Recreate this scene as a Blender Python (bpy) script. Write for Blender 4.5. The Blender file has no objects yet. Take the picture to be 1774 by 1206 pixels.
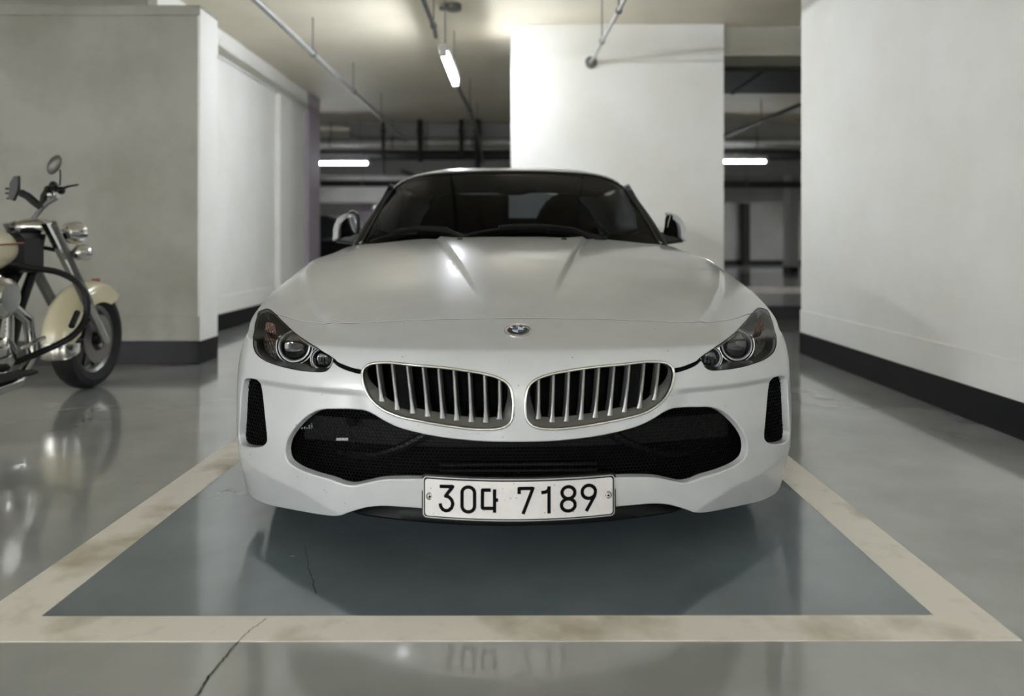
import bpy, math, random
import numpy as np
from mathutils import Vector, Matrix
from mathutils.geometry import delaunay_2d_cdt
R = math.radians
random.seed(7)
scene = bpy.context.scene
COL = scene.collection

# ------------------------------------------------------------------ camera
FPX, CAM_H = 1281.0, 0.90
cam_d = bpy.data.cameras.new('camera'); cam = bpy.data.objects.new('camera', cam_d); COL.objects.link(cam)
cam.location = (0, 0, CAM_H); cam.rotation_euler = (R(90), 0, 0)
cam_d.sensor_width = 36; cam_d.lens = 36*FPX/1774
cam_d.shift_x = -10/1774; cam_d.shift_y = -183/1774
cam_d.clip_start = .05; cam_d.clip_end = 120
cam_d.dof.use_dof = True; cam_d.dof.focus_distance = 2.35; cam_d.dof.aperture_fstop = 1.6
scene.camera = cam
# ------------------------------------------------------------------ world, exposure
w = bpy.data.worlds.new('world'); scene.world = w; w.use_nodes = True
w.node_tree.nodes['Background'].inputs[0].default_value = (.8, .85, .9, 1)
w.node_tree.nodes['Background'].inputs[1].default_value = .02
vs = scene.view_settings
vs.view_transform = 'Standard'; vs.look = 'None'; vs.gamma = 1; vs.use_curve_mapping = False
vs.exposure = EXPO = 2.3
scene.display_settings.display_device = 'sRGB'

# ------------------------------------------------------------------ materials
def srgb(c):
    if isinstance(c, str): c = [int(c[i:i+2], 16)/255 for i in (0, 2, 4)]
    return tuple(x/12.92 if x <= .04045 else ((x+.055)/1.055)**2.4 for x in c)
def newmat(name):
    m = bpy.data.materials.new(name); m.use_nodes = True
    return m, m.node_tree.nodes, m.node_tree.links, m.node_tree.nodes['Principled BSDF']
def mat(name, col, rough=.5, metal=0, coat=0, noise=0, nscale=8, bump=0, bscale=60, spec=.5, coatr=.05):
    m, N, L, b = newmat(name); c = srgb(col) if not isinstance(col, tuple) else col
    b.inputs['Base Color'].default_value = (*c, 1); b.inputs['Roughness'].default_value = rough
    b.inputs['Metallic'].default_value = metal; b.inputs['Coat Weight'].default_value = coat
    b.inputs['Coat Roughness'].default_value = coatr; b.inputs['Specular IOR Level'].default_value = spec
    tc = N.new('ShaderNodeTexCoord')
    if noise:
        n = N.new('ShaderNodeTexNoise'); n.inputs['Scale'].default_value = nscale; n.inputs['Detail'].default_value = 5
        L.new(tc.outputs['Object'], n.inputs['Vector'])
        r = N.new('ShaderNodeValToRGB'); r.color_ramp.elements[0].position = .3; r.color_ramp.elements[1].position = .7
        r.color_ramp.elements[0].color = (*[x*(1-noise) for x in c], 1); r.color_ramp.elements[1].color = (*[min(1, x*(1+noise*.6)) for x in c], 1)
        L.new(n.outputs[0], r.inputs[0]); L.new(r.outputs[0], b.inputs['Base Color'])
    if bump:
        n = N.new('ShaderNodeTexNoise'); n.inputs['Scale'].default_value = bscale; n.inputs['Detail'].default_value = 4
        L.new(tc.outputs['Object'], n.inputs['Vector'])
        bp = N.new('ShaderNodeBump'); bp.inputs['Strength'].default_value = bump; bp.inputs['Distance'].default_value = .01
        L.new(n.outputs[0], bp.inputs['Height']); L.new(bp.outputs[0], b.inputs['Normal'])
    return m
def glass(name, tint, fres=1.45, rough=.02, gloss=(1, 1, 1)):
    m, N, L, b = newmat(name); N.remove(b); out = N['Material Output']
    t = N.new('ShaderNodeBsdfTransparent'); t.inputs[0].default_value = (*tint, 1)
    g = N.new('ShaderNodeBsdfGlossy'); g.inputs['Color'].default_value = (*gloss, 1); g.inputs['Roughness'].default_value = rough
    f = N.new('ShaderNodeFresnel'); f.inputs['IOR'].default_value = fres
    mx = N.new('ShaderNodeMixShader'); L.new(f.outputs[0], mx.inputs[0]); L.new(t.outputs[0], mx.inputs[1]); L.new(g.outputs[0], mx.inputs[2])
    L.new(mx.outputs[0], out.inputs[0]); return m
def emit(name, col, s):
    m, N, L, b = newmat(name); N.remove(b)
    e = N.new('ShaderNodeEmission'); e.inputs[0].default_value = (*col, 1); e.inputs[1].default_value = s
    L.new(e.outputs[0], N['Material Output'].inputs[0]); return m

def car_paint():
    m, N, L, b = newmat('white_car_paint')
    tc = N.new('ShaderNodeTexCoord'); n = N.new('ShaderNodeTexNoise'); n.inputs['Scale'].default_value = 9; n.inputs['Detail'].default_value = 6
    L.new(tc.outputs['Object'], n.inputs['Vector'])
    r = N.new('ShaderNodeValToRGB'); r.color_ramp.elements[0].position = .35; r.color_ramp.elements[1].position = .75
    r.color_ramp.elements[0].color = (.46, .47, .475, 1); r.color_ramp.elements[1].color = (.51, .52, .525, 1)
    L.new(n.outputs[0], r.inputs[0]); L.new(r.outputs[0], b.inputs['Base Color'])
    # a film of dust dulls the gloss unevenly
    r2 = N.new('ShaderNodeMapRange'); r2.inputs['To Min'].default_value = .26; r2.inputs['To Max'].default_value = .42
    L.new(n.outputs[0], r2.inputs['Value']); L.new(r2.outputs[0], b.inputs['Roughness'])
    b.inputs['Coat Weight'].default_value = .8; b.inputs['Coat Roughness'].default_value = .09
    return m
M = {}
M['paint'] = car_paint()
M['chrome'] = mat('chrome', 'd8d8d6', .12, 1)
M['satin'] = mat('satin_silver', '7f7f7e', .38, .75, noise=.1)
M['black'] = mat('black_plastic', '0b0b0c', .45)
M['gloss_black'] = mat('gloss_black', '08080a', .12, coat=1)
M['void'] = mat('dark_interior', '050506', .8, spec=.1)
M['mesh'] = mat('grille_mesh_plastic', '060607', .6, spec=.15)
M['rubber'] = mat('rubber', '080809', .75, bump=.2)
M['windshield'] = glass('tinted_glass', (.30, .31, .32), 1.45, .03, (.32, .32, .32))
M['lens'] = glass('clear_lens', (.88, .89, .90), 1.22, .04)
M['plate'] = mat('plate_white', 'd6d2d0', .45, noise=.06, nscale=30)
M['plate_ink'] = mat('plate_ink', '07070a', .7, spec=.1)
M['concrete_white'] = None
# ------------------------------------------------------------------ helpers
def link(o, parent=None):
    COL.objects.link(o)
    if parent: o.parent = parent
    return o
def mesh(name, vs, fs, m=None, parent=None, smooth=False, normals=None, mats=None, fm=None, sharp=None):
    me = bpy.data.meshes.new(name); me.from_pydata([tuple(map(float, v)) for v in vs], [], [tuple(map(int, f)) for f in fs])
    for mm in (mats or ([m] if m else [])): me.materials.append(mm)
    if fm is not None: me.polygons.foreach_set('material_index', [int(x) for x in fm])
    if smooth:
        me.polygons.foreach_set('use_smooth', [True]*len(me.polygons))
        if sharp: me.set_sharp_from_angle(angle=R(sharp))
    me.update()
    if normals is not None: me.normals_split_custom_set_from_vertices([tuple(map(float, n)) for n in normals])
    return link(bpy.data.objects.new(name, me), parent)
def empty(name, loc=(0, 0, 0), rz=0):
    o = bpy.data.objects.new(name, None); COL.objects.link(o); o.location = loc; o.rotation_euler = (0, 0, rz); o.empty_display_size = .1
    return o
def tag(o, label=None, cat=None, group=None, kind=None):
    if label: o['label'] = label
    if cat: o['category'] = cat
    if group: o['group'] = group
    if kind: o['kind'] = kind
    return o
class MB:
    def __init__(s): s.v = []; s.f = []
    def add(s, vs, fs):
        n = len(s.v); s.v += [tuple(v) for v in vs]; s.f += [tuple(i+n for i in f) for f in fs]; return s
    def box(s, x0, x1, y0, y1, z0, z1, bev=0):
        if bev:
            b = bev; P = []
            # chamfered box: three stacked loops top and bottom
            def ring(z, i): return [(x0+i, y0+b, z), (x0+b, y0+i, z), (x1-b, y0+i, z), (x1-i, y0+b, z), (x1-i, y1-b, z), (x1-b, y1-i, z), (x0+b, y1-i, z), (x0+i, y1-b, z)]
            rs = [ring(z0, b), ring(z0+b, 0), ring(z1-b, 0), ring(z1, b)]
            vs = sum(rs, []); fs = [tuple(reversed(range(8))), tuple(range(24, 32))]
            for k in range(3):
                for i in range(8): fs.append((k*8+i, k*8+(i+1) % 8, k*8+8+(i+1) % 8, k*8+8+i))
            return s.add(vs, fs)
        return s.add([(x0, y0, z0), (x1, y0, z0), (x1, y1, z0), (x0, y1, z0), (x0, y0, z1), (x1, y0, z1), (x1, y1, z1), (x0, y1, z1)],
                     [(0, 3, 2, 1), (4, 5, 6, 7), (0, 1, 5, 4), (1, 2, 6, 5), (2, 3, 7, 6), (3, 0, 4, 7)])
    def tube(s, pts, r, n=10, caps=True, closed=False, prof=None):
        P = [Vector(p) for p in pts]; m = len(P); rr = r if isinstance(r, (list, tuple)) else [r]*m; up = Vector((.013, .021, 1)).normalized(); vs = []
        last = None
        for i in range(m):
            t = (P[(i+1) % m]-P[i-1]) if closed else (P[min(i+1, m-1)]-P[max(i-1, 0)])
            t.normalize()
            if last is None:
                a = t.cross(up)
                if a.length < .05: a = t.cross(Vector((1, 0, 0)))
            else: a = last - t*last.dot(t)
            a.normalize(); last = a; b = a.cross(t)
            for k in range(n):
                th = 2*math.pi*k/n; vs.append(P[i]+(a*math.cos(th)+b*math.sin(th))*rr[i])
        fs = []
        for i in range(m if closed else m-1):
            for k in range(n):
                j = (i+1) % m; fs.append((i*n+k, i*n+(k+1) % n, j*n+(k+1) % n, j*n+k))
        if caps and not closed: fs += [tuple(reversed(range(n))), tuple(range((m-1)*n, m*n))]
        return s.add(vs, fs)
    def lathe(s, prof, c=(0, 0, 0), axis=(0, 0, 1), n=32, ref=None, close=False):
        """prof: list of (radius, height along axis)"""
        ax = Vector(axis).normalized(); a = Vector(ref) if ref else (ax.cross(Vector((0, 0, 1))) if abs(ax.z) < .9 else Vector((1, 0, 0)))
        a = (a-ax*a.dot(ax)).normalized(); b = ax.cross(a); c = Vector(c); vs = []
        for r, h in prof:
            for k in range(n):
                th = 2*math.pi*k/n; vs.append(c+ax*h+(a*math.cos(th)+b*math.sin(th))*r)
        fs = []; m = len(prof)
        for i in range(m if close else m-1):
            j = (i+1) % m
            for k in range(n): fs.append((i*n+k, i*n+(k+1) % n, j*n+(k+1) % n, j*n+k))
        return s.add(vs, fs)
    def ell(s, c, rad, n=16, m=10, rot=None):
        vs = []; fs = []
        for i in range(m+1):
            ph = math.pi*i/m
            for k in range(n):
                th = 2*math.pi*k/n; v = Vector((rad[0]*math.sin(ph)*math.cos(th), rad[1]*math.sin(ph)*math.sin(th), rad[2]*math.cos(ph)))
                if rot: v = rot @ v
                vs.append(v+Vector(c))
        for i in range(m):
            for k in range(n): fs.append((i*n+k, (i+1)*n+k, (i+1)*n+(k+1) % n, i*n+(k+1) % n))
        return s.add(vs, fs)
    def build(s, name, m, parent=None, smooth=True, sharp=35):
        o = mesh(name, s.v, s.f, m, parent, smooth, sharp=sharp if smooth else None)
        return o
def cr(pts, step=None, n=8, closed=False):
    """Catmull-Rom through points (numpy rows)"""
    P = np.array(pts, float); m = len(P); out = []
    rng = range(m) if closed else range(m-1)
    for i in rng:
        if closed: p0, p1, p2, p3 = P[i-1], P[i], P[(i+1) % m], P[(i+2) % m]
        else: p0, p1, p2, p3 = P[max(i-1, 0)], P[i], P[i+1], P[min(i+2, m-1)]
        d = [max(np.linalg.norm(b-a), 1e-9)**.5 for a, b in ((p0, p1), (p1, p2), (p2, p3))]
        k = n if step is None else max(1, int(round(np.linalg.norm(p2-p1)/step)))
        m1 = (p2-p1) if i == 0 and not closed else d[1]*((p1-p0)/d[0]-(p2-p0)/(d[0]+d[1])+(p2-p1)/d[1]) if d[0] > 1e-4 else (p2-p1)
        m2 = (p2-p1) if i == m-2 and not closed else d[1]*((p2-p1)/d[1]-(p3-p1)/(d[1]+d[2])+(p3-p2)/d[2]) if d[2] > 1e-4 else (p2-p1)
        for q in range(k):
            t = q/k; out.append((2*t**3-3*t**2+1)*p1+(t**3-2*t**2+t)*m1+(-2*t**3+3*t**2)*p2+(t**3-t**2)*m2)
    if not closed: out.append(P[-1])
    return np.array(out)
def pip(P, poly):
    """points (n,2) in polygon (m,2)"""
    x, y = P[:, 0][:, None], P[:, 1][:, None]; a = poly; b = np.roll(poly, -1, 0)
    c = ((a[None, :, 1] > y) != (b[None, :, 1] > y)) & (x < (b[None, :, 0]-a[None, :, 0])*(y-a[None, :, 1])/(b[None, :, 1]-a[None, :, 1]+1e-15)+a[None, :, 0])
    return c.sum(1) % 2 == 1
def offset2(poly, r):
    A = 0.5*np.sum(poly[:, 0]*np.roll(poly[:, 1], -1)-np.roll(poly[:, 0], -1)*poly[:, 1])
    t = np.roll(poly, -1, 0)-np.roll(poly, 1, 0); t = t/(np.linalg.norm(t, axis=1, keepdims=True)+1e-12)
    return poly+np.stack([t[:, 1], -t[:, 0]], 1)*(1 if A > 0 else -1)*r
def cdt(points, lines):
    """constrained triangulation of 2-D points with polylines [(pts, closed)]; returns pts, tris"""
    V = [Vector(p) for p in points]; E = []
    for pl, closed in lines:
        n0 = len(V); V += [Vector(p) for p in pl]; k = len(pl)
        E += [(n0+i, n0+i+1) for i in range(k-1)]
        if closed: E.append((n0+k-1, n0))
    r = delaunay_2d_cdt(V, E, [], 0, 1e-6)
    return np.array([tuple(p) for p in r[0]]), np.array([f for f in r[2] if len(f) == 3])
def chains(tris):
    cnt = {}
    for t in tris:
        for a, b in ((t[0], t[1]), (t[1], t[2]), (t[2], t[0])): cnt[(a, b)] = 1
    nxt = {}
    for (a, b) in cnt:
        if (b, a) not in cnt: nxt.setdefault(a, []).append(b)
    loops = []
    while nxt:
        a0 = next(iter(nxt)); loop = [a0]; a = nxt[a0].pop()
        if not nxt[a0]: del nxt[a0]
        while a != a0 and a in nxt:
            loop.append(a); b = nxt[a].pop()
            if not nxt[a]: del nxt[a]
            a = b
        loops.append(loop)
    return loops
def panel(name, UV, tris, surf, nrm, m, parent, r=.004, depth=.03, skip=None, thick=None):
    """trimmed piece of a surface with rounded, returned edges"""
    used = np.unique(tris); mp = -np.ones(len(UV), int); mp[used] = np.arange(len(used)); T = mp[tris]; uv = UV[used]
    P = surf(uv[:, 0], uv[:, 1]); N = nrm(uv[:, 0], uv[:, 1])
    a, b, c = P[T[:, 0]], P[T[:, 1]], P[T[:, 2]]; fn = np.cross(b-a, c-a); flip = ((fn*N[T[:, 0]]).sum(1).mean() < 0)
    if flip: T = T[:, ::-1]
    T = [tuple(t) for t in T.tolist()]
    V = [p for p in P]; NN = [n for n in N]; F = list(T)
    for loop in chains(T):
        k = len(loop)
        if k < 3: continue
        L = np.array(loop); p = P[L]; n = N[L]; t = np.roll(p, -1, 0)-np.roll(p, 1, 0); t /= np.linalg.norm(t, axis=1, keepdims=True)+1e-12
        out = np.cross(t, n); out /= np.linalg.norm(out, axis=1, keepdims=True)+1e-12   # loop is ccw round the panel: outward = t x n
        rr = r(uv[L]) if callable(r) else np.full(k, r); dd = depth(uv[L]) if callable(depth) else np.full(k, depth)
        rings = [L.tolist()]
        for th in (25, 50, 72, 90):
            s_, c_ = math.sin(R(th)), math.cos(R(th)); base = len(V)
            for i in range(k): V.append(p[i]+out[i]*rr[i]*s_-n[i]*rr[i]*(1-c_)); NN.append(n[i]*c_+out[i]*s_)
            rings.append(list(range(base, base+k)))
        base = len(V)
        for i in range(k): V.append(p[i]+out[i]*rr[i]-n[i]*(rr[i]+dd[i])); NN.append(out[i])
        rings.append(list(range(base, base+k)))
        for A, B in zip(rings[:-1], rings[1:]):
            for i in range(k): F.append((A[i], B[i], B[(i+1) % k], A[(i+1) % k]))
    # wind returned edges like the panel: loop runs along the panel edge, so (A_i, B_i, B_j, A_j) faces outward
    return mesh(name, V, F, m, parent, True, normals=NN)
def grid_mesh(name, fn, us, vs_, m, parent=None, smooth=True, thick=0, sharp=None):
    V = [fn(u, v) for v in vs_ for u in us]; nu = len(us); F = []
    for j in range(len(vs_)-1):
        for i in range(nu-1): F.append((j*nu+i, j*nu+i+1, (j+1)*nu+i+1, (j+1)*nu+i))
    o = mesh(name, V, F, m, parent, smooth, sharp=sharp)
    if thick:
        md = o.modifiers.new('solid', 'SOLIDIFY'); md.thickness = thick; md.offset = -1
    return o
def stroke(b, pts, wd, y0, y1, fn):
    """flat raised stroke of width wd along 2-D points; fn maps (x, z, y) to 3-D"""
    P = [np.array(p, float) for p in pts]; h = wd/2
    for i in range(len(P)-1):
        t = P[i+1]-P[i]; L_ = np.linalg.norm(t)
        if L_ < 1e-9: continue
        t /= L_; n = np.array([-t[1], t[0]])*h; e0 = 0; e1 = 0
        q = [P[i]-n, P[i+1]-n, P[i+1]+n, P[i]+n]
        vs = [fn(a[0], a[1], y0) for a in q]+[fn(a[0], a[1], y1) for a in q]
        b.add(vs, [(0, 1, 2, 3), (7, 6, 5, 4), (0, 4, 5, 1), (1, 5, 6, 2), (2, 6, 7, 3), (3, 7, 4, 0)])
    for i in range(1, len(P)-1):
        q = [P[i]+h*np.array([math.cos(2*math.pi*k/10), math.sin(2*math.pi*k/10)]) for k in range(10)]
        vs = [fn(a[0], a[1], y0) for a in q]+[fn(a[0], a[1], y1+.00002) for a in q]
        b.add(vs, [tuple(reversed(range(10, 20)))]+[(k, (k+1) % 10, 10+(k+1) % 10, 10+k) for k in range(10)])
def at(px, py, Y): return ((px-897)*Y/FPX, Y, CAM_H-(py-420)*Y/FPX)     # a point read off the photo at a chosen distance
# ------------------------------------------------------------------ the car park itself
CEIL = 3.03
def wall_mat(name, c, dirt=.10, base=None):
    m, N, L, b = newmat(name); c = srgb(c)
    tc = N.new('ShaderNodeTexCoord'); n = N.new('ShaderNodeTexNoise'); n.inputs['Scale'].default_value = 1.3; n.inputs['Detail'].default_value = 7; n.inputs['Roughness'].default_value = .6
    L.new(tc.outputs['Object'], n.inputs['Vector'])
    r = N.new('ShaderNodeValToRGB'); r.color_ramp.elements[0].position = .32; r.color_ramp.elements[1].position = .62
    r.color_ramp.elements[0].color = (*[x*(1-dirt)*k for x, k in zip(c, (1, .99, .95))], 1); r.color_ramp.elements[1].color = (*c, 1)
    L.new(n.outputs[0], r.inputs[0]); L.new(r.outputs[0], b.inputs['Base Color']); b.inputs['Roughness'].default_value = .62
    n2 = N.new('ShaderNodeTexNoise'); n2.inputs['Scale'].default_value = 45; n2.inputs['Detail'].default_value = 3; L.new(tc.outputs['Object'], n2.inputs['Vector'])
    bp = N.new('ShaderNodeBump'); bp.inputs['Strength'].default_value = .12; bp.inputs['Distance'].default_value = .01
    L.new(n2.outputs[0], bp.inputs['Height']); L.new(bp.outputs[0], b.inputs['Normal'])
    return m
M['wall'] = wall_mat('wall_paint', 'efeeea', .07)
M['ceil'] = wall_mat('ceiling_paint', 'dcd3c0', .08)
M['wall_stain_shade'] = wall_mat('stained_shaded_wall_paint', 'a3a198', .27)  # stained grey paint; the shade on the partition front is put into its colour
M['beam'] = wall_mat('beam_paint', 'a9a597', .12); M['dark_brown'] = mat('dark_brown_paint', '171310', .7)
M['base'] = mat('baseboard_black', '111112', .5, noise=.2, spec=.3)
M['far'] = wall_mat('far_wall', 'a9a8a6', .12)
M['lilac'] = wall_mat('column_paint', 'b5aab6', .1)

def floor_mat():
    m, N, L, b = newmat('epoxy_floor'); tc = N.new('ShaderNodeTexCoord')
    def math_(op, a, b_=None, clamp=False):
        k = N.new('ShaderNodeMath'); k.operation = op; k.use_clamp = clamp
        for i, x in enumerate((a, b_)):
            if x is None: continue
            if isinstance(x, (int, float)): k.inputs[i].default_value = x
            else: L.new(x, k.inputs[i])
        return k.outputs[0]
    def noise(sc, det=5, vec=None, rough=.55):
        n = N.new('ShaderNodeTexNoise'); n.inputs['Scale'].default_value = sc; n.inputs['Detail'].default_value = det; n.inputs['Roughness'].default_value = rough
        L.new(vec or tc.outputs['Object'], n.inputs['Vector']); return n.outputs[0]
    sep = N.new('ShaderNodeSeparateXYZ'); L.new(tc.outputs['Object'], sep.inputs[0]); X, Y = sep.outputs[0], sep.outputs[1]
    # the bay is painted darker than the lane
    inx = math_('MULTIPLY', math_('GREATER_THAN', X, -1.60), math_('LESS_THAN', X, 1.42))
    inx = math_('MULTIPLY', math_('GREATER_THAN', X, -1.2), math_('LESS_THAN', X, 1.13))
    iny = math_('MULTIPLY', math_('GREATER_THAN', Y, 1.72), math_('LESS_THAN', Y, 7.0))
    bay = math_('MULTIPLY', inx, iny)
    mix = N.new('ShaderNodeMix'); mix.data_type = 'RGBA'; L.new(bay, mix.inputs[0])
    mix.inputs['A'].default_value = (*srgb('a3a4a1'), 1); mix.inputs['B'].default_value = (*srgb('6c767b'), 1)
    # worn, cloudy patches
    n = noise(1.6, 6); r = N.new('ShaderNodeMapRange'); r.inputs['From Min'].default_value = .3; r.inputs['From Max'].default_value = .7; r.inputs['To Min'].default_value = .76; r.inputs['To Max'].default_value = 1.14
    L.new(n, r.inputs['Value'])
    mul = N.new('ShaderNodeMix'); mul.data_type = 'RGBA'; mul.blend_type = 'MULTIPLY'; mul.inputs[0].default_value = 1
    L.new(mix.outputs['Result'], mul.inputs['A']); cb = N.new('ShaderNodeCombineColor'); 
    for i in range(3): L.new(r.outputs[0], cb.inputs[i])
    L.new(cb.outputs[0], mul.inputs['B'])
    # small dark specks
    v = N.new('ShaderNodeTexVoronoi'); v.inputs['Scale'].default_value = 9; L.new(tc.outputs['Object'], v.inputs['Vector'])
    sp = math_('LESS_THAN', v.outputs['Distance'], .022)
    sp = math_('MULTIPLY', sp, math_('GREATER_THAN', noise(3, 2), .55))
    m2 = N.new('ShaderNodeMix'); m2.data_type = 'RGBA'; L.new(sp, m2.inputs[0]); L.new(mul.outputs['Result'], m2.inputs['A']); m2.inputs['B'].default_value = (*srgb('3a3834'), 1)
    L.new(m2.outputs['Result'], b.inputs['Base Color'])
    rr = N.new('ShaderNodeMapRange'); rr.inputs['From Min'].default_value = .2; rr.inputs['From Max'].default_value = .8; rr.inputs['To Min'].default_value = .08; rr.inputs['To Max'].default_value = .24
    L.new(noise(3.5, 7), rr.inputs['Value']); L.new(rr.outputs[0], b.inputs['Roughness'])
    b.inputs['Specular IOR Level'].default_value = .5; b.inputs['Coat Weight'].default_value = .8; b.inputs['Coat Roughness'].default_value = .07
    bp = N.new('ShaderNodeBump'); bp.inputs['Strength'].default_value = .07; bp.inputs['Distance'].default_value = .01
    L.new(noise(5, 3), bp.inputs['Height']); L.new(bp.outputs[0], b.inputs['Normal'])
    return m
M['floor'] = floor_mat()
def line_mat():
    m, N, L, b = newmat('line_paint'); tc = N.new('ShaderNodeTexCoord')
    n = N.new('ShaderNodeTexNoise'); n.inputs['Scale'].default_value = 3.2; n.inputs['Detail'].default_value = 8; L.new(tc.outputs['Object'], n.inputs['Vector'])
    r = N.new('ShaderNodeValToRGB'); e = r.color_ramp.elements; e[0].position = .33; e[0].color = (*srgb('b0a68c'), 1); e[1].position = .50; e[1].color = (*srgb('efe8dd'), 1)
    L.new(n.outputs[0], r.inputs[0])
    n2 = N.new('ShaderNodeTexNoise'); n2.inputs['Scale'].default_value = 14; n2.inputs['Detail'].default_value = 9; L.new(tc.outputs['Object'], n2.inputs['Vector'])
    r2 = N.new('ShaderNodeValToRGB'); e = r2.color_ramp.elements; e[0].position = .30; e[0].color = (.55, .54, .5, 1); e[1].position = .42; e[1].color = (1, 1, 1, 1); L.new(n2.outputs[0], r2.inputs[0])
    mul = N.new('ShaderNodeMix'); mul.data_type = 'RGBA'; mul.blend_type = 'MULTIPLY'; mul.inputs[0].default_value = .22
    L.new(r.outputs[0], mul.inputs['A']); L.new(r2.outputs[0], mul.inputs['B']); L.new(mul.outputs['Result'], b.inputs['Base Color'])
    b.inputs['Roughness'].default_value = .38; return m
M['line'] = line_mat()

def struct(name, b, m, smooth=False):
    o = b.build(name, m, None, smooth); o['kind'] = 'structure'; return o
struct('floor', MB().box(-12, 12, -22, 34, -.2, 0), M['floor'])
struct('ceiling', MB().box(-12, 12, -22, 34, CEIL, CEIL+.2), M['ceil'])
struct('wall_left', MB().box(-12.2, -12, -22, 34, 0, CEIL), M['wall'])
struct('wall_back', MB().box(-12, 12, -22.2, -22, 0, CEIL), M['wall'])
struct('wall_far', MB().box(-12, 12, 30, 30.2, 0, CEIL), M['far'])
struct('baseboard_far', MB().box(-12, 12, 29.97, 30, 0, .18), M['base'])
struct('wall_far_right', MB().box(12, 12.2, -22, 34, 0, CEIL), M['far'])

def pier(name, x0, x1, y0, y1, z1, m, label=None, skirt=True, faces=None):
    """painted wall with the slightly proud lower band; black baseboard as its own object"""
    b = MB().box(x0, x1, y0, y1, .0, z1)
    struct(name, b, m)
    struct(name+'_plinth', MB().box(x0-.008, x1+.008, y0-.008, y1+.008, .17, .355, .004), m)
    struct(name.replace('wall', 'baseboard'), MB().box(x0-.012, x1+.012, y0-.012, y1+.012, 0, .172, .003), M['base'])
pier('wall_partition', -9.0, -2.355, 5.46, 5.77, 2.63, M['wall_stain_shade'])
struct('wall_partition_end', MB().box(-2.362, -2.343, 5.455, 5.775, .17, 2.63, .003), M['wall'])  # white end face kept apart from the shade-darkened front
struct('trim_1', MB().box(-9.0, -2.345, 5.45, 5.78, 2.575, 2.65, .004), M['wall_stain_shade'])
struct('trim_2', MB().box(-9.0, -2.78, 5.56, 5.70, 2.65, CEIL), M['wall_stain_shade'])
pier('wall_side_left', -3.6, -3.03, 5.77, 10.9, 2.76, M['wall'])
struct('trim_3', MB().box(-3.6, -2.975, 5.77, 10.48, 2.76, CEIL), M['wall'])
pier('wall_pilaster', -3.2, -2.97, 9.25, 9.75, 2.76, M['wall'])
pier('wall_column_left', -3.5, -2.97, 10.5, 11.1, CEIL, M['lilac'])
pier('wall_middle', -.068, 2.012, 7.22, 7.72, CEIL, M['wall'])
pier('wall_right', 2.30, 2.60, -3.5, 6.0, CEIL, M['wall'])
struct('trim_4', MB().box(2.02, 12, 7.3, 7.75, 2.745, CEIL), M['beam'])
struct('trim_5', MB().box(-3.0, 9, 13.2, 13.6, 2.76, CEIL), M['far'])
struct('trim_6', MB().box(-12, 12, 17.5, 17.9, 2.50, CEIL), M['far'])
struct('trim_7', MB().box(-12, 12, 23.2, 23.6, 2.15, CEIL), M['far'])
# platform beyond the right opening with its black kerb
struct('floor_platform', MB().box(2.05, 12, 8.72, 12.6, 0, .15), M['floor'])
struct('baseboard_platform', MB().box(2.05, 12, 8.68, 8.72, 0, .152), M['base'])
pier('wall_column_right', 8.12, 8.35, 22.0, 22.6, CEIL, M['far'])
struct('trim_8', MB().box(9.02, 9.3, 29.6, 29.96, 0.0, CEIL), M['dark_brown'])
pier('wall_column_far', -5.6, -5.0, 25.5, 26.1, CEIL, M['lilac'])

o = MB().box(2.03, 11.5, 7.77, 8.95, 2.70, 2.98, .01).build('ceiling_shade_box', M['dark_brown'])  # dark box added; its colour stands for the shaded ceiling
tag(o, 'dark box added for the shaded ceiling in the right opening', 'shade box')
for x in (2.6, 5.5, 8.5): MB().box(x-.02, x+.02, 7.76, 8.96, 2.69, CEIL).build('shade_box_hanger', M['dark_brown'], o)
# ---- bay marking: one painted outline, three strips
bay = empty('parking_bay_marking', (0, 1.66, 0))
tag(bay, 'cream painted outline of the parking bay under the white car', 'floor marking')
def strip(name, pts, z=.0012):
    P = [(x, y-1.66, z) for x, y in pts]; n = len(P)
    mesh(name, P+[(x, y, 0.0002) for x, y, _ in P], [tuple(range(n))]+[(i, n+i, n+(i+1) % n, (i+1) % n) for i in range(n)], M['line'], bay)
def fl(px, py): Y = FPX*CAM_H/(py-420); return ((px-897)*Y/FPX, Y)
Lo, Li = fl(-101, 1113), fl(71, 1068.5); Ro, Ri = fl(1771, 1110.5), fl(1617.5, 1066.5)
strip('front_line', [Lo, (Ro[0], Ro[1]), Ri, Li])
for s, (o, i) in ((-1, (Lo, Li)), (1, (Ro, Ri))):
    w_ = -.002 if s < 0 else .002
    q = [o, i, (i[0]+w_, 6.9), (o[0]+w_, 6.9)]
    strip('side_line', q if s > 0 else q[::-1])

# ---- crack in the floor coating
def crack(pts, wd, name, label):
    P = [np.array(fl(*p)) for p in pts]; b = MB(); rnd = random.Random(3); Q = []
    for i in range(len(P)-1):
        for k in range(6):
            t = k/6; p = P[i]*(1-t)+P[i+1]*t; Q.append(p+np.array([rnd.uniform(-1, 1), rnd.uniform(-1, 1)])*.0022)
    Q.append(P[-1]); vs = []; fs = []
    for i, p in enumerate(Q):
        t = Q[min(i+1, len(Q)-1)]-Q[max(i-1, 0)]; t = t/np.linalg.norm(t); n = np.array([-t[1], t[0]])*wd*rnd.uniform(.5, 1.2)*(.3+.7*(1-i/len(Q)))
        vs += [(*(p-n), .0016), (*(p+n), .0016)]
        if i: fs.append((2*i-2, 2*i-1, 2*i+1, 2*i))
    o = mesh(name, vs, fs, M['void']); tag(o, label, 'crack'); return o
crack([(325, 1225), (345, 1200), (362, 1172), (385, 1146), (402, 1124), (418, 1106), (440, 1088), (462, 1072)], .0028, 'floor_crack', 'thin dark crack running out from the front line of the bay')
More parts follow.
